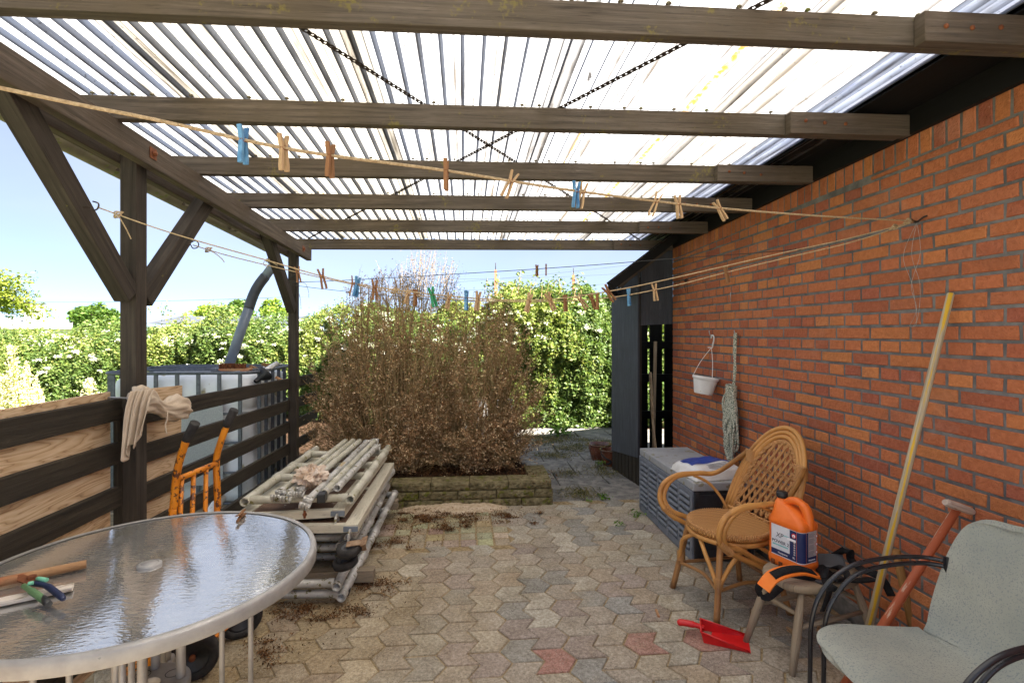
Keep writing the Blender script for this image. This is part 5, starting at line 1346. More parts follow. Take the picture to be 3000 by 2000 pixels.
b = MB(); ribbon(b, [GH(2425, 1705, .42), GH(2430, 1725, .415), GH(2422, 1760, .36), GH(2410, 1790, .31)], .034, V(.95, .2, .1), .003); b.build('strap', M['webbing'], hs)
b = MB(); ribbon(b, [GH(2445, 1625, .46), GH(2470, 1612, .50), GH(2490, 1612, .50), GH(2494, 1640, .45), GH(2530, 1670, .43), GH(2580, 1690, .42), GH(2612, 1745, .33)], .034, V(.7, -.6, .1), .003); b.build('strap', M['webbing'], hs)
b = MB(); ribbon(b, [GH(2412, 1692, .43), GH(2420, 1668, .455), GH(2450, 1660, .46), GH(2478, 1675, .45), GH(2480, 1705, .43), GH(2455, 1725, .415), GH(2425, 1712, .42), GH(2415, 1690, .43)], .030, V(.6, -.5, .5), .003); b.build('strap', M['webbing'], hs)
b = MB(); ribbon(b, [GH(2380, 1640, .43), GH(2400, 1660, .425), GH(2440, 1690, .42), GH(2500, 1700, .42), GH(2560, 1695, .415)], .05, V(.5, -.85, .1), .006); b.build('strap', M['webbing'], hs)
b = MB(); q = GH(2430, 1648, .435); b.bar(q + V(-.055, .03, .0), q + V(.055, -.03, .02), .085, .014, (0, -.45, .9)); b.build('buckle_plate', M['pvc_dark'], hs, bevel=.006)
b = MB(); b.box(GH(2455, 1694, .435), (.05, .03, .018), .3); b.build('buckle', M['black_plastic'], hs, bevel=.004)
b = MB(); b.box(GH(2447, 1690, .442), (.022, .014, .016), .5); b.build('buckle_tab', M['orange_pad'], hs, bevel=.002)
b = MB(); b.box(GH(2405, 1700, .412), (.05, .03, .010), .5); b.build('buckle', M['pvc_dark'], hs, bevel=.003)

# ------------------------------------------------------------ grey shell chair
gc = thing('shell_chair', 'grey fabric shell chair with double black tube armrests in front of the poles', 'chair', (1.5, 1.48, 0))
prof = smooth_path([V(.475, 0, .418), V(.445, 0, .444), V(.36, 0, .452), V(.24, 0, .440), V(.13, 0, .432), V(.06, 0, .438), V(.012, 0, .464), V(-.018, 0, .515), V(-.045, 0, .60), V(-.075, 0, .72), V(-.105, 0, .83), V(-.118, 0, .87)], 4)
CX, CY, HW = 1.675, 1.478, .238
def shell(u, v):
    t = u * (len(prof) - 1); i = min(int(t), len(prof) - 2); p = prof[i] + (prof[i + 1] - prof[i]) * (t - i)
    q = 2 * v - 1
    e1 = max(0, (u - .66) / .34); e0 = max(0, (.20 - u) / .20)
    wd = HW * (1 - .85 * (1 - math.sqrt(max(0, 1 - e1 ** 2.3))) - .42 * (1 - math.sqrt(max(0, 1 - e0 ** 2.0)))) * (1 - .10 * math.exp(-((u - .50) / .10) ** 2))
    z = p.z + (.016 * q * q if u < .45 else 0); f = p.x + (.028 * q * q if u > .5 else 0)
    return V(CX - f, CY + q * wd, z)
b = MB(); b.grid(shell, 60, 28, True, 3, 3); b.build('shell', M['grey_fabric'], gc, solid=.018, bevel=.006)
for sg in (1, -1):
    for dd in (0, .045):
        y = CY + sg * (HW + .022 - dd * .2)
        b = MB(); b.tube(smooth_path([V(CX + .045, CY + sg * .215, .685 - dd * .4), V(CX - .02, y, .688 - dd * .4), V(CX - .16, y, .690 - dd * .5), V(CX - .30 + dd * .5, y, .665 - dd * .5), V(CX - .40 + dd, y, .59 - dd * .3), V(CX - .445 + dd, y, .48), V(CX - .452 + dd, y, .30), V(CX - .455 + dd, y, .0)], 7), .0078, 10)
        b.build('arm_tube', M['black_tube'], gc)
    b = MB(); b.tube(smooth_path([V(CX - .43, CY + sg * .24, .40), V(CX - .30, CY + sg * .20, .405), V(CX, CY + sg * .20, .41), V(CX + .06, CY + sg * .21, .38), V(CX + .13, CY + sg * .23, 0)], 6), .0095, 10); b.build('leg', M['black_tube'], gc)
b = MB(); b.box((CX + .035, CY + .217, .665), (.02, .012, .08)); b.build('arm_bracket', M['black_tube'], gc)

# ------------------------------------------------------------ poles and tools at the wall
def pole(name, label, cat, p0, p1, r0, r1, mat): b = MB(); b.tube([p0, p0 + (p1 - p0) * .5 + V(0, .003, 0), p1], [r0, (r0 + r1) / 2, r1], 14); return tag(b.build(name, M[mat]), label, cat)
yp = thing('yellow_pole', 'long pole with worn yellow paint leaning against the brick wall', 'pole', (1.68, 2.06, 0))
p0, p1 = G(2506, 1995), V(2.035, 2.0, 1.668)
b = MB(); b.tube([p0 + (p1 - p0) * .03, p0 + (p1 - p0) * .5, p1 - (p1 - p0) * .004, p1], [.0155, .0145, .0135, .010], 16); b.build('shaft', M['pole_yellow'], yp)
b = MB(); b.tube([p0, p0 + (p1 - p0) * .035], .0195, 14); b.build('foot_cap', M['pole_red'], yp)
fk = thing('fork_handle', 'worn red tool handle with a T grip leaning against the brick wall', 'tool handle', (1.7, 1.9, 0))
t1 = P(2806, 1487, 2.085); bot = P(2576, 1849, 2.12); d = (t1 - bot).normalized(); p0 = bot - d * (bot.z / d.z)
b = MB(); b.tube([p0, t1], [.019, .0155], 14); sh = b.build('shaft', M['pole_red'], fk)
g0, g1 = P(2768, 1470, 2.06), P(2850, 1499, 2.10); gm = (g0 + g1) / 2
b = MB(); b.tube([g0, g0 + (g1 - g0) * .08, gm, g1 - (g1 - g0) * .08, g1], [.011, .015, .0165, .015, .011], 12); b.build('t_grip', M['pole_pale'], fk)
pole('wooden_stick', 'short brown wooden stick leaning behind the stool and red handle', 'stick', P(2690, 1905, 2.40), P(2625, 1610, 2.43), .018, .0175, 'pole_brown')

# dustpan
dp_ = local_thing('dustpan', 'red plastic dustpan lying on the paving near the stool', 'dustpan', tuple(G(2062, 1866)), math.radians(-24))
L_, W_, H_ = .205, .20, .058
b = MB()
o = [V(0, -.055, 0), V(L_, -.070, 0), V(L_, .070, 0), V(0, .055, 0)]; top = [V(-.014, -.062, H_), V(L_ * .96, -.073, .012), V(L_ * .96, .073, .012), V(-.014, .062, H_)]
ids = [b.add(p + V(0, 0, .003)) for p in o]; tid = [b.add(p) for p in top]
b.face(ids); b.face((ids[0], tid[0], tid[3], ids[3])); b.face((ids[0], ids[1], tid[1], tid[0])); b.face((ids[3], tid[3], tid[2], ids[2]))
b.build('pan', M['red_plastic'], dp_, solid=.0035)
b = MB(); b.tube([(-.014, -.062, H_), (-.014, .062, H_)], .005, 8); b.tube([(-.014, -.062, H_), (L_ * .96, -.073, .012)], .004, 8); b.tube([(-.014, .062, H_), (L_ * .96, .073, .012)], .004, 8); b.build('rim', M['red_plastic'], dp_)
b = MB(); b.tube(smooth_path([(.0, 0, H_ - .012), (-.04, 0, H_ - .004), (-.09, 0, H_ - .002), (-.125, 0, H_ - .006)], 5), [.012] * 6 + [.0155] * 6 + [.0165, .016, .013, .008], 12); b.build('handle', M['red_plastic'], dp_)

# ------------------------------------------------------------ hanging pot and rope hank
hp = thing('hanging_pot', 'white plastic hanging pot on a nail in the brick wall', 'hanging pot', (1.97, 4.1, 1.1))
pc = V(1.935, 4.06, 1.005)
ax = V(.16, -.02, 1).normalized()
b = MB(); b.lathe([(0, .0), (.068, 0), (.072, .006), (.092, .105), (.096, .118), (.103, .120), (.104, .138), (.100, .140), (.094, .128), (.066, .012), (0, .010)], pc, 32, ax); b.build('pot', M['pot_white'], hp)
hk = V(2.035, 4.10, 1.435)
b = MB(); b.tube(smooth_path([hk + V(0, .03, .020), hk + V(0, .022, .038), hk + V(0, .0, .046), hk + V(0, -.022, .03), hk + V(0, -.016, -.005), hk + V(0, .0, -.035), hk + V(0, .0, -.05)], 6), .0055, 10); b.bar(hk + V(-.02, .03, -.055), hk + V(-.02, -.03, -.055), .018, .006); b.build('hook', M['pot_white'], hp)
for k in range(3):
    a = k * 2.09 + .6; q = pc + ax * .135 + V(.098 * math.cos(a), .098 * math.sin(a), -.016 * math.cos(a))
    b = MB(); m = (hk + V(-.01, 0, -.055)) * .5 + q * .5 + V(.012 * math.cos(a), .012 * math.sin(a), 0); b.tube(smooth_path([hk + V(-.01, 0, -.055), m, q], 5), .0022, 5); b.build('cord', M['pot_white'], hp)
def nail(y, z, lab):
    b = MB(); b.tube([(2.075, y, z), (2.02, y, z + .01), (2.015, y, z + .045)], .0042, 8); tag(b.build('nail', M['steel']), lab, 'nail')
nail(4.12, 1.475, 'bent steel nail in the brick wall above the white hanging pot'); nail(3.72, 1.475, 'bent steel nail in the brick wall above the rope hank')
b = MB(); b.tube([(2.07, 3.80, 1.80), (2.03, 3.80, 1.81), (2.028, 3.80, 1.74)], .003, 6); tag(b.build('nail', M['steel']), 'small bent nail in the bricks between the washing lines and the pot', 'nail')
rh = thing('rope_hank', 'green and white rope hank hanging from a nail on the brick wall', 'rope', (2.02, 3.72, 1.48))
b = MB()
for dx in (-.008, .010): b.tube(smooth_path([V(2.025, 3.72 + dx, 1.50), V(2.022, 3.725 + dx, 1.35), V(2.02, 3.72 - dx, 1.22), V(2.018, 3.735 + dx, 1.10)], 6), .0085, 8)
b.build('hanging_loop', M['green_rope'], rh)
b = MB()
for i in range(11):
    y0 = 3.735; s = -1 + 2 * i / 10; w = .030 + .045 * abs(s); bo = .52 + R.uniform(0, .14)
    pts = [V(2.0 + R.uniform(-.02, .015), y0 + s * .03, 1.09), V(2.0 + R.uniform(-.025, .015), y0 + s * w * 1.1, .98), V(2.0 + R.uniform(-.03, .015), y0 + s * (w + .012), .80), V(2.0 + R.uniform(-.03, .015), y0 + s * w, .66), V(2.0 + R.uniform(-.03, .01), y0 + s * .03, bo), V(1.99, y0 - s * .03, bo + .01), V(1.985 + R.uniform(-.02, .02), y0 - s * w * .8, .70), V(1.985, y0 - s * w, .88), V(1.995, y0 - s * .02, 1.07)]
    b.tube(smooth_path(pts, 5), .0085, 7)
b.build('coil', M['green_rope'], rh)
b = MB()
for i in range(5): b.tube([V(2.0 + .032 * math.cos(a), 3.735 + .04 * math.sin(a), 1.035 + i * .016 + .008 * math.sin(a)) for a in [k / 14 * 2 * PI for k in range(14)]], .009, 7, True)
b.build('binding', M['green_rope'], rh); b = MB()
b.tube(smooth_path([V(1.965, 3.71, .86), V(1.955, 3.735, .82), V(1.965, 3.76, .78), V(1.96, 3.74, .74), V(1.965, 3.72, .72)], 5), .010, 7)
b.build('end_knot', M['green_rope'], rh)

# ------------------------------------------------------------ glazed pots by the shed
for (u, v, zc, r, h, labl) in ((1757, 1318, 6.25, .135, .21, 'dark brown glazed flower pot half behind the nearer pot by the shed'), (1790, 1332, 5.95, .12, .21, 'brown glazed flower pot with a dark swirl nearest the shed corner')):
    c = P(u, v, zc); c.z = -.04
    t = thing('flower_pot', labl, 'flower pot', tuple(c), 'glazed pots by the shed')
    b = MB(); b.lathe([(0, .004), (r * .62, 0), (r * .70, .012), (r * .95, h * .62), (r, h * .86), (r * 1.04, h * .93), (r * 1.10, h * .96), (r * 1.10, h), (r * .98, h), (r * .9, h * .8), (0, h * .75)], c, 30); b.build('pot', M['glaze'], t)
    b = MB(); b.lathe([(0, h * .80), (r * .93, h * .80)], c, 20); b.build('soil', M['soil'], t)
    if r < .13:
        b = MB()
        q = [ -2.35 + .5 * math.sin(i / 12 * 5) for i in range(13)]
        b.tube([c + V((r * (.78 + .02 * i)) * math.cos(q[i]) * 1.0, (r * (.78 + .02 * i)) * math.sin(q[i]) * 1.0, h * (.25 + .045 * i)) for i in range(13)], .012, 6); b.build('swirl', M['black_plastic'], t)
# ------------------------------------------------------------ foliage
def m_leaf(name, tr=.35, rough=.45, spec=.35):
    t = NT(name); c = t.col()
    pb = t.n('BsdfPrincipled', Roughness=rough); t.link(c, pb.inputs['Base Color']); pb.inputs['Specular IOR Level'].default_value = spec
    tl = t.n('BsdfTranslucent'); t.link(t.mix(c, (1.05, 1.15, .6, 1), 1.0, 'MULTIPLY'), tl.inputs['Color'])
    m = t.n('MixShader', Fac=tr, i1=pb.outputs[0], i2=tl.outputs[0]); t.link(m.outputs[0], t.out.inputs[0]); return t.mat
M['leaf'] = m_leaf('leaf'); M['petal'] = m_leaf('petal', .25, .7, .1); M['dead_leaf'] = m_leaf('dead_leaf', .12, .8, .1)
M['twig'] = plain('twig', srgb(140, 116, 82), srgb(196, 168, 126), 30, .9, 0, .3, 80, .1, (20, .62, srgb(130, 126, 84)))
M['bark'] = plain('bark', srgb(64, 54, 44), srgb(100, 86, 70), 12, .9, 0, .6, 40, .1)
def unit(n):
    v = NR.normal(size=(n, 3)); return v / np.linalg.norm(v, axis=1)[:, None]
def wob(p, f, seed, oct=3):
    """smooth pseudo noise in about -1..1"""
    g = np.random.default_rng(seed); o = np.zeros(len(p)); amp = 1; tot = 0
    for k in range(oct):
        for _ in range(3):
            d = g.normal(size=3); d /= np.linalg.norm(d); o += amp * np.sin(p @ d * f * 2 * PI + g.uniform(0, 6.28)); tot += amp * .6
        f *= 2.1; amp *= .55
    return o / tot
def leaf_quads(cen, size, up=.5, aspect=.5, facing=None):
    n = len(cen); a = unit(n); a[:, 2] = a[:, 2] * .6 - .15
    a /= np.linalg.norm(a, axis=1)[:, None]
    nr = unit(n); nr[:, 2] += up
    if facing is not None: nr += facing
    b = np.cross(nr, a); b /= (np.linalg.norm(b, axis=1)[:, None] + 1e-9)
    s = size * NR.uniform(.65, 1.3, n)[:, None]
    nn = np.cross(a, b) * s * .12
    v = np.empty((n, 4, 3)); v[:, 0] = cen - a * s * .5; v[:, 1] = cen + b * s * aspect * .5 + nn; v[:, 2] = cen + a * s * .5; v[:, 3] = cen - b * s * aspect * .5 + nn
    return v.reshape(-1, 3), np.arange(n * 4).reshape(n, 4)
def pal(n, cols, jit=.18):
    c = np.array([x[:3] for x in cols]); i = NR.integers(0, len(c), n); return c[i] * NR.uniform(1 - jit, 1 + jit, (n, 1))
def polytubes(name, lines, radii, mat, parent, col=(1, 1, 1)):
    """lines (n,k,3), radii (n,k): three-sided tapered twigs"""
    n, k, _ = lines.shape; d = lines[:, -1] - lines[:, 0]; d /= (np.linalg.norm(d, axis=1)[:, None] + 1e-9)
    ref = np.where(np.abs(d[:, 2:3]) < .9, np.array([[0, 0, 1.]]), np.array([[1., 0, 0]])); x = np.cross(d, ref); x /= np.linalg.norm(x, axis=1)[:, None]; y = np.cross(d, x)
    v = np.empty((n, k, 3, 3))
    for j in range(3):
        a = j * 2 * PI / 3; v[:, :, j] = lines + (x[:, None] * math.cos(a) + y[:, None] * math.sin(a)) * radii[:, :, None]
    base = np.arange(n)[:, None] * (k * 3); fs = []
    for i in range(k - 1):
        for j in range(3):
            j2 = (j + 1) % 3; fs.append(np.stack([base[:, 0] + i * 3 + j, base[:, 0] + i * 3 + j2, base[:, 0] + (i + 1) * 3 + j2, base[:, 0] + (i + 1) * 3 + j], 1))
    f = np.concatenate(fs); return npmesh(name, v.reshape(-1, 3), f, np.ones((len(f), 3)) * np.array(col), mat, parent, True)
GREENS = [srgb(98, 120, 58), srgb(110, 130, 66), srgb(86, 110, 54), srgb(126, 140, 78), srgb(74, 96, 46)]
YOUNG = [srgb(144, 154, 80), srgb(132, 146, 70), srgb(158, 160, 90), srgb(118, 134, 62)]
def hedge(name, label, path, top, thick, n, size, seed, flow=0, flow_band=(.75, 1.0), bottom=0.0, pals=(GREENS, YOUNG), bump=.26, core=.30):
    path = [Vector((p[0], p[1], 0)) for p in path]; seg = [(b_ - a_).length for a_, b_ in zip(path, path[1:])]; tot = sum(seg)
    def at(s):
        s = np.clip(s, 0, tot - 1e-4); x = np.zeros(len(s)); y = np.zeros(len(s)); nx = np.zeros(len(s)); ny = np.zeros(len(s)); acc = 0
        for i, L in enumerate(seg):
            m = (s >= acc) & (s < acc + L); t = (s[m] - acc) / L; d = (path[i + 1] - path[i]).normalized()
            x[m] = path[i].x + (path[i + 1].x - path[i].x) * t; y[m] = path[i].y + (path[i + 1].y - path[i].y) * t; nx[m] = d.y; ny[m] = -d.x; acc += L
        return x, y, nx, ny
    th = thing(name, label, 'hedge', (path[0].x, path[0].y, 0))
    def surf(n, lo=0.0):
        s = NR.uniform(0, tot, n); w_ = NR.uniform(0, 1, n) ** .8
        x, y, nx, ny = at(s); H = np.array([top(q) for q in s / tot])
        H = H + .10 * wob(np.stack([s, s * 0, s * 0], 1), .9, seed + 5) + .05 * wob(np.stack([s, s * 0, s * 0], 1), 3.1, seed + 6)
        z = bottom + (H - bottom) * w_
        q = np.clip((w_ - .72) / .28, 0, 1); inset = thick * .5 * q ** 2.2          # rounded shoulder
        p = np.stack([x, y, z], 1); bm = bump * wob(p, .55, seed) + bump * .45 * wob(p, 1.9, seed + 1)
        dep = NR.exponential(.07, n) - .03
        off = -inset + bm - dep
        p[:, 0] += nx * off; p[:, 1] += ny * off; p[:, 2] += NR.normal(0, .02, n) + NR.exponential(.035, n) * q
        return p, w_, np.stack([nx, ny, nx * 0], 1)
    p, w_, nr = surf(n); v, f = leaf_quads(p, size, .7, .55, nr * .7)
    mixk = (wob(p, .45, seed + 9) * .5 + .5) * .7 + .3 * w_ + NR.uniform(-.2, .2, n)
    c = np.where((mixk > .68)[:, None], pal(n, pals[1]), pal(n, pals[0]))
    npmesh('foliage', v, f, c, M['leaf'], th)
    # twiggy dark body behind the leaves
    b = MB(); nu = 60; b.col = (*srgb(74, 88, 36)[:3], 1)
    def body(u, t):
        x, y, nx, ny = at(np.array([u * tot])); H = top(u); ang = t * PI
        return V(x[0] + nx[0] * (thick * .5 * math.cos(ang) - thick * .5 - core), y[0] + ny[0] * (thick * .5 * math.cos(ang) - thick * .5 - core), bottom + (H - .30 - bottom) * (math.sin(ang) ** .45))
    b.grid(body, nu, 14); b.build('branches', M['leaf'], th)
    if flow:
        pts = []; 
        pp, ww, nn = surf(flow * 8); k = (ww > flow_band[0]) & (ww < flow_band[1]) & (wob(pp, .6, seed + 20) > -.15)
        pp, nn = pp[k][:flow], nn[k][:flow]
        for q, m in zip(pp, nn):
            r_ = NR.uniform(.035, .085); kk = int(22 + r_ * 420); o = NR.normal(size=(kk, 3)) * r_ * .5; o[:, 2] *= .45
            pts.append(q + m * .05 + np.array([0, 0, .02]) + o)
        pts = np.concatenate(pts); v, f = leaf_quads(pts, .028, 1.2, .9); npmesh('blossom', v, f, pal(len(pts), [srgb(236, 234, 220), srgb(244, 242, 234), srgb(226, 226, 206)], .08), M['petal'], th)
    return th
hedge('flowering_hedge', 'long leafy green hedge with white blossom clusters beyond the fence and tank', [(-12.5, 10.6), (-7.0, 10.3), (-3.4, 10.0), (-.9, 9.0)],
      lambda q: 1.70 + .14 * math.sin(q * 9 + 1) + .09 * math.sin(q * 31) + .05 * math.sin(q * 77) + .30 * max(0, q - .62), 1.1, 125000, .056, 11, 130, (.45, 1.0))
hedge('flowering_hedge', 'taller glossy green hedge with white blossoms behind the brown shrubs and garden path', [(-1.9, 8.8), (.2, 8.35), (1.6, 8.2), (3.4, 8.4)],
      lambda q: 1.80 + .42 * min(1, max(0, q * 2.2 - .35)) + .08 * math.sin(q * 14) + .06 * math.sin(q * 41 + 1), 1.0, 105000, .060, 31, 110, (.60, .98), -.05, bump=.17, core=.20)
# loose shoots that stick out of the hedge tops
def shoots(label, spots, seed, name='young_shoots'):
    lines = []; rad = []; lv = []
    for (x, y, z, h, k) in spots:
        for _ in range(k):
            d = np.array([R.gauss(0, .22), R.gauss(0, .15), 1.0]); st_ = np.array([x + R.gauss(0, .12), y + R.gauss(0, .1), z - .1]); e = st_ + d * h * R.uniform(.5, 1)
            t = np.linspace(0, 1, 4)[:, None]; ln = st_ + (e - st_) * t + np.array([R.gauss(0, .05), 0, 0]) * t * t; lines.append(ln); rad.append([.006, .005, .003, .0015])
            m = int(26 * h / .5); tt = NR.uniform(.15, 1, m)[:, None]; lv.append(st_ + (e - st_) * tt + NR.normal(0, .035, (m, 3)))
    lv = np.concatenate(lv); v, f = leaf_quads(lv, .06, .5, .5)
    o = npmesh(name, v, f, pal(len(lv), YOUNG + GREENS), M['leaf']); tag(o, label, 'shrub')
    q = polytubes('stem', np.array(lines), np.array(rad), M['twig'], o); return o
def spot(u, v, zc, h, k): p = P(u, v, zc); return (p.x, p.y, p.z, h, k)
shoots('upright leafy shoots rising above the hedge in the gap by the far brick pole', [spot(1620, 860, 8.3, .35, 3), spot(1660, 845, 8.3, .45, 2), spot(1605, 850, 8.3, .4, 2), spot(1690, 860, 8.2, .4, 3)], 1)
shoots('pale leafy shoots above the hedge just right of the brown shrubs', [spot(1480, 850, 8.0, .35, 5), spot(1510, 845, 8.0, .4, 4), spot(1450, 860, 8.0, .3, 4), spot(1550, 855, 8.0, .3, 4)], 2)
shoots('thin leafy shoots above the hedge between the near post and the downpipe', [spot(470, 905, 9.8, .25, 3), spot(500, 925, 9.8, .3, 3), spot(620, 905, 9.8, .25, 4)], 3)

# ------------------------------------------------------------ dead brown shrubs in the raised bed
def dead_shrub(label, cx, cy, rx, ry, zt, nb, seed, wisps):
    g = np.random.default_rng(seed)
    th = thing('dead_shrub', label, 'shrub', (cx, cy, .18), 'dead shrubs in the raised bed')
    # end points on the envelope
    a = g.uniform(0, 2 * PI, nb); hz = g.uniform(0, 1, nb) ** .9
    prof = np.interp(hz, [0, .12, .35, .6, .8, .92, 1.0], [.86, 1.0, 1.0, .88, .68, .45, .15]) * g.uniform(.72, 1.02, nb)
    kk = np.sqrt(g.uniform(.25, 1, nb))
    E = np.stack([cx + rx * prof * np.cos(a) * kk, cy + ry * prof * np.sin(a) * kk, .22 + (zt - .22) * hz], 1)
    E[:, 2] += g.normal(0, .05, nb)
    ns = 7; sa = g.uniform(0, 2 * PI, ns); stems = np.stack([cx + .28 * rx * np.cos(sa), cy + .25 * ry * np.sin(sa), np.full(ns, .15)], 1)
    B0 = stems[np.argmin(((E[:, None, :2] - stems[None, :, :2]) ** 2).sum(2) + g.uniform(0, .12, (nb, ns)), 1)] + g.normal(0, .025, (nb, 3))
    t = np.linspace(0, 1, 7)[None, :, None]
    Cc = B0 + (E - B0) * np.array([.30, .30, .55]) + g.normal(0, .04, (nb, 3))
    L = (1 - t) ** 2 * B0[:, None] + 2 * t * (1 - t) * Cc[:, None] + t * t * E[:, None]
    L += g.normal(0, .008, L.shape)
    r = np.linspace(1, .22, 7)[None, :] * np.where(np.arange(nb) % 14 == 0, g.uniform(.014, .022, nb), g.uniform(.0040, .0085, nb))[:, None]
    polytubes('branches', L, r, M['twig'], th)
    # side twigs
    m = 15; ts = g.uniform(.38, 1.0, (nb, m)); idx = np.clip((ts * 6).astype(int), 0, 5); fr = (ts * 6 - idx)[:, :, None]
    ar = np.arange(nb)[:, None]; S0 = L[ar, idx] * (1 - fr) + L[ar, idx + 1] * fr
    dirv = (L[ar, idx + 1] - L[ar, idx]); dirv /= np.linalg.norm(dirv, axis=2)[:, :, None]
    D = dirv * .9 + g.normal(0, .55, dirv.shape) + np.array([0, 0, .35]); D /= np.linalg.norm(D, axis=2)[:, :, None]
    ln = g.uniform(.06, .20, (nb, m, 1)) * (1.15 - .35 * ts[:, :, None]); S0 = S0.reshape(-1, 3); D = D.reshape(-1, 3); ln = ln.reshape(-1, 1)
    tt = np.linspace(0, 1, 3)[None, :, None]; T = S0[:, None] + D[:, None] * ln[:, None] * tt; T[:, 1] += g.normal(0, .008, (len(T), 3)); T[:, 2, 2] += .015
    polytubes('twigs', T, np.tile(np.array([[.0019, .0014, .0007]]), (len(T), 1)), M['twig'], th)
    # withered sprays at the twigs
    lvn = np.clip(7.5 - 4.5 * (T[:, 2, 2] / zt) ** 2.2, 2, 7.5) * g.uniform(.3, 1.5, len(T)) * np.clip(1 + 1.1 * wob(T[:, 1], 1.3, seed + 50), .15, 2.2); rep = np.repeat(np.arange(len(T)), lvn.astype(int))
    q = g.uniform(.25, 1.15, len(rep))[:, None]; cen = S0[rep] + D[rep] * ln[rep] * q + g.normal(0, .014, (len(rep), 3))
    v, f = leaf_quads(cen, .025, .3, .36)
    c = pal(len(cen), [srgb(196, 158, 120), srgb(220, 188, 148), srgb(150, 112, 82), srgb(230, 204, 166), srgb(178, 140, 104)], .25)
    gk = (cen[:, 2] > .45 * zt) & (g.uniform(0, 1, len(cen)) < .16); c[gk] = pal(gk.sum(), [srgb(150, 146, 92), srgb(172, 160, 110)])
    npmesh('sprays', v, f, c, M['dead_leaf'], th)
    return th
dead_shrub('large brown withered shrub, tallest and nearest the far post', -.72, 5.12, 1.0,   .60, 2.06, 520, 3, 1)
dead_shrub('smaller brown withered shrub beside the garden path', .16, 5.16, .80, .58, 1.86, 400, 5, 0)
def wisps():
    lines = []; rad = []; lv = []
    for _ in range(95):
        u = R.gauss(1235, 62); x = P(u, 900, 5.4); h = R.uniform(.2, .62) * math.exp(-((u - 1235) / 95) ** 2)
        s = np.array([x.x, 5.35 + R.gauss(0, .12), 1.72]); e = s + np.array([R.gauss(.05, .10), R.gauss(0, .06), h + .12]); t = np.linspace(0, 1, 4)[:, None]
        lines.append(s + (e - s) * t + np.array([R.gauss(0, .02), 0, 0]) * (t * t)); rad.append([.003, .0024, .0018, .0009])
        m = 40; q = NR.uniform(.1, 1, m)[:, None]; lv.append(s + (e - s) * q + NR.normal(0, .022, (m, 3)))
    lv = np.concatenate(lv); v, f = leaf_quads(lv, .017, .3, .45)
    o = npmesh('withered_shoots', v, f, pal(len(lv), [srgb(140, 122, 82), srgb(124, 104, 70), srgb(150, 134, 94), srgb(108, 88, 60)]), M['dead_leaf'])
    tag(o, 'pale thin withered shoots standing above the tallest brown shrub', 'shrub'); polytubes('stem', np.array(lines), np.array(rad), M['twig'], o)
wisps()
# twisted main stems that show inside the shrubs
ws = thing('white_screen', 'pale white boards glimpsed low behind the brown shrubs', 'screen', (-.1, 6.7, 0))
for u in (1160, 1182, 1395, 1418, 1465, 1490):
    b = MB(); p = P(u, 1290, 6.9); b.bar(V(p.x, p.y, -.05), V(p.x, p.y, .62 if u > 1300 else .45), .10, .02, (0, 1, 0)); b.build('board', M['pot_white'], ws)
b = MB(); a_, c_ = P(1150, 1290, 6.93), P(1500, 1290, 6.93); b.bar(V(a_.x, a_.y, .25), V(c_.x, c_.y, .25), .02, .08); b.build('rail', M['pot_white'], ws)

# ------------------------------------------------------------ flowering rhubarb by the fence
rb = thing('flowering_rhubarb', 'tall rhubarb with cream flower plumes and big leaves beyond the fence', 'plant', (-5.6, 6.0, 0))
pts = []; lines = []; rad = []
for (u0, v0, u1, v1, w_) in ((30, 1010, 60, 1260, 44), (75, 1060, 90, 1250, 34), (105, 1100, 112, 1245, 24), (10, 1100, 20, 1290, 50), (45, 1120, 80, 1290, 42), (120, 1140, 118, 1240, 18), (-40, 1050, -20, 1290, 60), (85, 1010 + 120, 100, 1290, 30)):
    zc = 6.6 + R.uniform(-.3, .3); a, c = P(u0, v0, zc), P(u1, v1, zc); k = 900
    t = NR.uniform(0, 1, k); wd = w_ / F_ * zc * (.25 + .75 * np.sin(np.clip(t * 1.15 + .05, 0, 1) * PI * .62)) 
    p = np.array(a)[None] + (np.array(c) - np.array(a))[None] * t[:, None]
    o = NR.normal(size=(k, 3)); o *= (wd * NR.uniform(.2, .62, k) / np.linalg.norm(o, axis=1))[:, None]
    g_ = np.round(o / .045) * .045 * .6 + o * .4; g_[:, 2] -= np.abs(g_[:, 0]) * .5; pts.append(p + g_)
    b0 = Vector((c.x + .1, c.y, 0)); lines.append([np.array(b0 + (a - b0) * q) for q in (0, .33, .66, 1)]); rad.append([.014, .012, .008, .003])
zc = 8.0; a, c = P(262, 1112, zc), P(262, 1170, zc); k = 420; t = NR.uniform(0, 1, k); o = NR.normal(size=(k, 3)) * .05 * (.4 + t[:, None]); pts.append(np.array(a)[None] + (np.array(c) - np.array(a))[None] * t[:, None] + o)
lines.append([np.array(Vector((c.x, c.y, 0)) + (a - Vector((c.x, c.y, 0))) * q) for q in (0, .33, .66, 1)]); rad.append([.012, .01, .008, .003])
pts = np.concatenate(pts); v, f = leaf_quads(pts, .026, .8, .8); npmesh('flower_plume', v, f, pal(len(pts), [srgb(232, 222, 180), srgb(240, 234, 204), srgb(214, 204, 150), srgb(224, 218, 170)], .1), M['petal'], rb)
polytubes('stem', np.array(lines), np.array(rad), M['leaf'], rb, srgb(150, 160, 70)[:3])
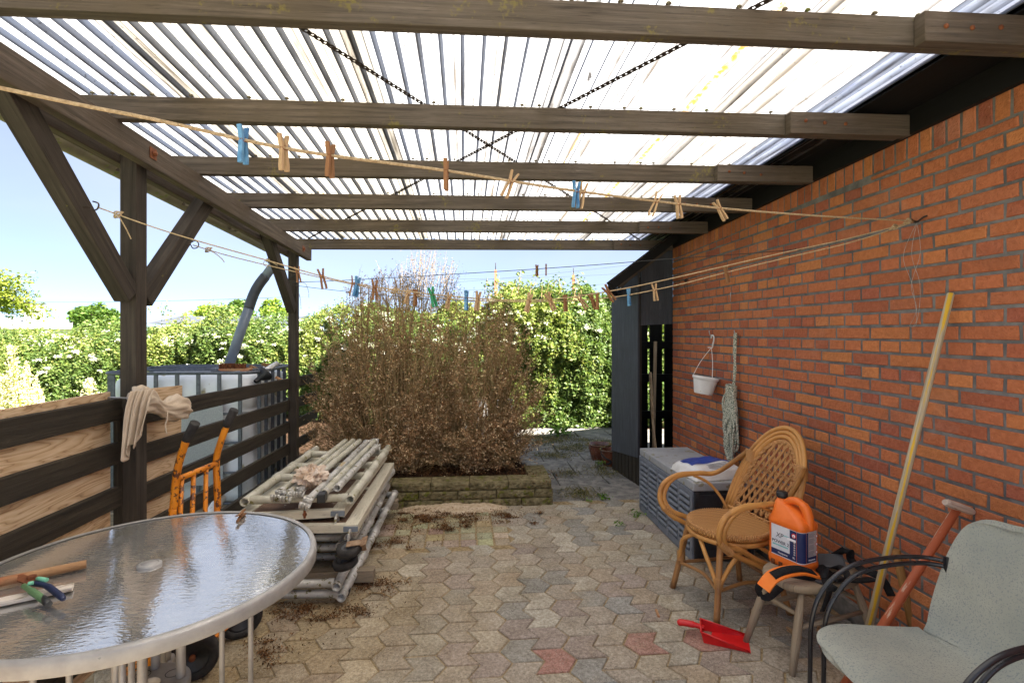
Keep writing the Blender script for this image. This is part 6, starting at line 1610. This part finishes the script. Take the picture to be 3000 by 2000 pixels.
for (u, v_, s) in ((60, 1230, .30), (130, 1235, .26), (20, 1265, .34), (170, 1225, .22), (95, 1255, .28), (-30, 1250, .3), (205, 1240, .18)):
    b = MB(); p = P(u, v_, 6.3); b.col = (*srgb(112 + R.uniform(-15, 20), 148, 52)[:3], 1); rz = R.uniform(0, 6)
    def lf(uu, vv):
        a_ = (uu - .5) * 2; w_ = s * .8 * math.sin(PI * min(1, vv * .9 + .12)) ** .7
        q = V((vv - .4) * s * 1.4, a_ * w_ * .5, .05 * math.sin(a_ * 9 + vv * 8) * s - .45 * s * (vv - .35) ** 2 + .10 * s * abs(a_))
        return p + Matrix.Rotation(rz, 3, 'Z') @ (Matrix.Rotation(.5, 3, 'Y') @ q)
    b.grid(lf, 10, 10); b.build('leaf', M['leaf'], rb)

# ------------------------------------------------------------ trees, houses and poles further off
def tree(label, x, y, z0, zt, r, n, size, seed, cols, sparse=0.0, trunk=True, squash=.8):
    g = np.random.default_rng(seed); th = thing('tree', label, 'tree', (x, y, 0), 'trees beyond the hedges')
    k = max(6, int(26 * (1 - sparse))); cc = g.normal(size=(k, 3)); cc /= np.linalg.norm(cc, axis=1)[:, None]; cc *= g.uniform(.35, .9, (k, 1)); hz = (zt - z0) / 2
    cen = np.array([x, y, z0 + hz]) + cc * np.array([r, r, hz]) * .85
    w_ = g.integers(0, k, n); o = g.normal(size=(n, 3)); o /= np.linalg.norm(o, axis=1)[:, None]; o *= (g.uniform(.3, 1, (n, 1)) ** .4) * r * (.34 - .12 * sparse); o[:, 2] *= squash
    p = cen[w_] + o + g.normal(0, r * .03, (n, 3)); v, f = leaf_quads(p, size, .7, .6); npmesh('crown', v, f, pal(n, cols), M['leaf'], th)
    if trunk:
        b = MB(); b.tube([(x, y, -.1), (x + r * .03, y, z0 + hz * .4), (x, y, zt - hz * .4)], [r * .10, r * .07, r * .03], 8)
        for c in cen[:10]: b.tube([(x, y, z0 + hz * .3 * R.random()), tuple((np.array([x, y, z0 + hz]) + c) / 2), tuple(c)], [r * .04, r * .025, r * .008], 5)
        b.build('trunk', M['bark'], th)
DK = [srgb(80, 108, 44), srgb(96, 124, 52), srgb(66, 92, 40), srgb(112, 138, 60)]
def tr_at(label, u0, u1, vt, vb, zc, n, size, seed, cols, sparse=0.0):
    a = P(u0, vb, zc); c = P(u1, vb, zc); t = P((u0 + u1) / 2, vt, zc); tree(label, (a.x + c.x) / 2, (a.y + c.y) / 2, a.z, t.z, (c - a).length / 2, n, size, seed, cols, sparse)
tr_at('round green tree standing behind the hedge left of the near post', 204, 350, 888, 985, 24, 5200, .16, 41, DK)
tr_at('broad yellow-green tree beyond the hedge left of the downpipe', 548, 700, 880, 990, 38, 5200, .24, 42, [srgb(138, 158, 62), srgb(120, 146, 58), srgb(156, 168, 74)])
tr_at('taller mid-green tree beyond the hedge right behind the downpipe', 650, 760, 872, 990, 40, 4800, .24, 43, DK)
tr_at('bright green tree beyond the hedge by the far post', 745, 850, 866, 990, 36, 4600, .22, 44, [srgb(130, 154, 58), srgb(146, 164, 66), srgb(112, 138, 52)])
tr_at('darker green tree in the gap between the hedge and the shed roof', 1745, 1850, 836, 960, 16, 4200, .12, 45, DK, .1)
tr_at('light young tree peeping over the shed roof edge', 1815, 1872, 778, 880, 13, 1500, .075, 46, YOUNG, .45)
tr_at('small dark conifer left of the shed roof near the far brick pole', 1690, 1745, 820, 930, 18, 1800, .10, 47, [srgb(60, 88, 48), srgb(74, 100, 54)], .2)
# loose birch-like branches at the far left
th = thing('tree', 'sparse leafy tree with drooping branches above the far white house', 'tree', (-14.5, 13.0, 0), 'trees beyond the hedges')
lines = []; rad = []; lv = []; tp = P(-60, 960, 15)
for (u, v_) in ((92, 812), (40, 825), (128, 905), (150, 915), (100, 860), (20, 850), (70, 835), (110, 935), (60, 900), (85, 880), (30, 920), (135, 930), (10, 800), (-20, 850)):
    s = P(-60, R.uniform(880, 940), 15); e = P(u, v_, 15 + R.uniform(-.5, .5)); t = np.linspace(0, 1, 5)[:, None]; ln = np.array(s) + (np.array(e) - np.array(s)) * t; ln[:, 2] += .25 * np.sin(t[:, 0] * PI); lines.append(ln); rad.append([.03, .022, .016, .010, .004])
    q = NR.uniform(.3, 1.02, 170); ii = np.clip((q * 4).astype(int), 0, 3); fr = (q * 4 - ii)[:, None]; pp = ln[ii] * (1 - fr) + ln[ii + 1] * fr; o = NR.normal(0, .10, (170, 3)); o[:, 2] -= .05; lv.append(pp + o)
lv = np.concatenate(lv); v, f = leaf_quads(lv, .10, .4, .55); npmesh('crown', v, f, pal(len(lv), [srgb(132, 146, 52), srgb(150, 158, 66), srgb(112, 128, 48)]), M['leaf'], th)
polytubes('branches', np.array(lines), np.array(rad), M['bark'], th)
b = MB(); b.tube([(tp.x, tp.y, -.1), (tp.x, tp.y, 3.3)], [.12, .05], 8); b.build('trunk', M['bark'], th)
M['far_roof'] = plain('far_roof', srgb(206, 204, 202), srgb(226, 224, 222), 2, .8); M['far_wall'] = plain('far_wall', srgb(214, 208, 198), srgb(226, 222, 214), 3, .8); M['barn_roof'] = plain('barn_roof', srgb(72, 76, 84), srgb(92, 96, 104), 2, .7)
fh = thing('far_house', 'distant white house with a pale roof and a white chimney', 'house', (-27, 27, 0))
zc = 33; a = P(-400, 962, zc); e = P(118, 962, zc); t = P(-20, 928, zc); u_ = (e - a).normalized()
b = MB(); n_ = V(-u_.y, u_.x, 0)
def hp_(p, k): return Vector(p) + n_ * k
ids = [b.add(q) for q in (a, e, hp_(e, 6), hp_(a, 6), hp_(P(-300, 925, zc), 3), hp_(P(25, 928, zc), 3))]
for f in ((0, 1, 5, 4), (1, 2, 5), (2, 3, 4, 5), (3, 0, 4)): b.face([ids[q] for q in f])
b.build('roof', M['far_roof'], fh)
b = MB(); c = (a + e) / 2 + n_ * 3; b.bar(V(a.x, a.y, a.z / 2) + n_ * 3, V(e.x, e.y, e.z / 2) + n_ * 3 - u_ * .3, 5.4, a.z); b.build('wall', M['far_wall'], fh)
b = MB(); c0 = P(16, 940, zc) + n_ * 2; b.bar(V(c0.x, c0.y, c0.z - .6), V(c0.x, c0.y, P(0, 889, zc).z), .85, .7, u_); ch = b.build('chimney', M['far_wall'], fh)
b = MB(); q = P(0, 887, zc).z; b.bar(V(c0.x, c0.y, q), V(c0.x, c0.y, q + .10), .95, .8, u_); b.build('chimney_cap', M['barn_roof'], ch)
bn = thing('far_barn', 'long low building with a dark roof behind the hedge', 'building', (-14, 27, 0))
zc = 28; a = P(420, 921, zc); e = P(835, 921, zc); u_ = (e - a).normalized(); n_ = V(-u_.y, u_.x, 0)
b = MB(); ids = [b.add(q) for q in (a - UP * .5, e - UP * .5, e + n_ * 3, a + n_ * 3, a + n_ * 6 - UP * .5, e + n_ * 6 - UP * .5)]
for f in ((0, 1, 2, 3), (3, 2, 5, 4), (0, 3, 4), (1, 5, 2)): b.face([ids[q] for q in f])
b.build('roof', M['barn_roof'], bn)
b = MB(); c = (a + e) / 2; b.bar(V(a.x, a.y, .9) + n_ * 3, V(e.x, e.y, .9) + n_ * 3, 5.4, 1.9); b.build('wall', M['far_wall'], bn)
M['red_post'] = plain('red_post', srgb(166, 96, 70), srgb(190, 116, 88), 3, .8)
for (u, v0, v1, zc, w_, lab) in ((1452, 790, 900, 34, .30, 'distant red-brown pole with a thin antenna left of the gap in the hedge'), (1680, 805, 900, 34, .30, 'distant red-brown pole with side lamps nearest the shed roof')):
    t0 = P(u, v0, zc); t = thing('utility_pole', lab, 'pole', (t0.x, t0.y, 0), 'red-brown poles far behind the hedge')
    b = MB(); b.bar(V(t0.x, t0.y, 0), t0, w_ * .5, w_ * .5, (0, 1, 0)); b.build('shaft', M['red_post'], t)
    b = MB(); b.tube([t0, t0 + UP * .45], .025, 6); b.build('antenna', M['dark_metal'], t)
    b = MB(); q = t0 - UP * .95; b.bar(q + V(.1, 0, 0), q + V(.5, 0, 0), .14, .08); b.build('side_lamp', M['pvc_dark'], t)
def wire(lab, u0, v0, u1, v1, zc, r):
    p, q = P(u0, v0, zc), P(u1, v1, zc); pts = [p + (q - p) * (i / 12) - UP * (.25 * math.sin(i / 12 * PI)) for i in range(13)]
    b = MB(); b.tube(pts, r, 5); tag(b.build('overhead_wire', M['pvc_dark']), lab, 'wire')
wire('overhead wire in the sky between the far left tree and the near post', -500, 872, 900, 868, 25, .011)
wire('upper thin overhead wire across the sky to the left brick pole', 1000, 850, 2100, 745, 36, .009)
wire('lower thin overhead wire in the sky above the shed roof', 1250, 818, 2100, 780, 36, .008)
wire('lowest faint overhead wire reaching the pole by the shed roof', 1350, 850, 2100, 800, 36, .008)

# ------------------------------------------------------------ litter and weeds
def scatter(name, label, cat, n, spots, size, cols, aspect, zfun, mat='dead_leaf', flat=1.0):
    pp = []
    for (x, y, sx, sy, k) in spots:
        p = np.stack([NR.normal(x, sx, int(n * k)), NR.normal(y, sy, int(n * k))], 1); pp.append(p)
    p = np.concatenate(pp); z = np.array([zfun(a, c) for a, c in p]) + NR.exponential(.006, len(p)); p = np.column_stack([p, z])
    v, f = leaf_quads(p, size, 2.5 * flat, aspect); o = npmesh(name, v, f, pal(len(p), cols, .25), M[mat]); return tag(o, label, cat, None, 'stuff')
def gxy(u, v): q = G(u, v); return q.x, q.y
flo = lambda x, y: .006
sp = [(*gxy(1230, 1530), .16, .14, .30), (*gxy(1350, 1510), .22, .12, .26), (*gxy(1480, 1510), .18, .10, .16), (*gxy(1130, 1600), .16, .05, .12), (*gxy(1080, 1720), .10, .08, .10), (*gxy(930, 1790), .16, .06, .12), (*gxy(760, 1880), .2, .1, .10), (*gxy(1000, 1800), .08, .03, .06), (-.75, 4.3, .3, .14, .3), (*gxy(1150, 1560), .5, .4, .08)]
sp2 = []
for (x, y, sx, sy, k) in sp:
    for _ in range(9): sp2.append((R.gauss(x, sx), min(4.42, R.gauss(y, sy)), R.uniform(.012, .05), R.uniform(.01, .03), k * .085))
    sp2.append((x, min(y, 4.3), sx * 1.2, sy, k * .25))
scatter('leaf_litter', 'brown dry leaf and needle litter scattered on the paving around the scaffold stack', 'litter', 6500, sp2, .016, [srgb(96, 66, 44), srgb(120, 84, 56), srgb(76, 52, 36), srgb(150, 112, 76)], .34, flo)
sp = [(-1.3 + R.uniform(0, 1.9), 4.7 + R.uniform(0, 1.2), .12, .12, .06) for _ in range(16)]
scatter('needle_litter', 'brown needle litter on the soil of the raised bed', 'litter', 7000, sp, .026, [srgb(110, 78, 52), srgb(134, 98, 66), srgb(84, 60, 42)], .3, lambda x, y: .195)
sp = [(R.uniform(.8, 2.2), R.uniform(4.7, 8.2), .10, .10, .055) for _ in range(22)]
scatter('dry_grass', 'dry grass and moss strewn over the dark garden path', 'litter', 6000, sp, .05, [srgb(120, 108, 70), srgb(146, 134, 92), srgb(90, 92, 48), srgb(70, 78, 40)], .10, lambda x, y: .006 - .012 * max(0, y - 4.5), flat=.6)
M['pale_sand'] = plain('pale_sand', srgb(176, 154, 126), srgb(214, 196, 172), 30, .95, 0, .8, 150, .1, (60, .62, srgb(130, 104, 80)))
def sand_mound():
    cx_, cy_ = gxy(1330, 1487); b = MB(); b.col = (1, 1, 1, 1)
    hz = lambda u, v: -.014 + .052 * max(0, 1 - ((u - .5) * 2) ** 2 - ((v - .5) * 2) ** 2) ** .8 + .008 * math.sin(u * 23 + v * 7) * math.sin(v * 19) + R.uniform(0, .006)
    b.grid(lambda u, v: V(cx_ + (u - .5) * 1.1, min(4.488, cy_ + (v - .45) * .44), hz(u, v)), 60, 26); o = b.build('sand_heap', M['pale_sand']); o['kind'] = 'stuff'
    o['label'] = 'low sandy heap of spilled soil against the raised bed'; o['category'] = 'sand'
sand_mound()
def weed(label, u, v, k, s):
    x, y = gxy(u, v); p = np.stack([NR.normal(x, s * .6, k), NR.normal(y, s * .6, k), NR.uniform(.004, s * .9, k)], 1); vv, f = leaf_quads(p, s * .75, .8, .35); tag(npmesh('weed', vv, f, pal(k, [srgb(104, 140, 52), srgb(126, 158, 70), srgb(84, 118, 44)]), M['leaf']), label, 'weed', 'small weeds in the paving')
weed('fern-like green weed on the path before the storage box', 1770, 1462, 40, .05); weed('small weed at the foot of the storage box corner', 1866, 1512, 34, .045)
weed('dark weed lying on the paving left of the box', 1815, 1538, 26, .035); weed('tiny weed in a paving joint by the path edge', 1725, 1470, 18, .03); weed('weed tuft on the path behind the pots end', 1760, 1360, 40, .05)
weed('ground weed under the hedge near the garden path', 1640, 1272, 90, .12)
b = MB()
for (u0, v0, u1, v1) in ((1422, 1466, 1520, 1478), (1090, 1735, 1150, 1750), (1205, 1540, 1245, 1532), (1190, 1700, 1205, 1690)):
    a, c = G(u0, v0, .008), G(u1, v1, .008); b.tube([a, (a + c) / 2 + V(0, .012, .004), c], [.004, .0035, .002], 5)
o = b.build('dry_twigs', M['twig']); tag(o, 'thin dry twigs lying on the paving near the stack and bed', 'twigs', None, 'stuff')
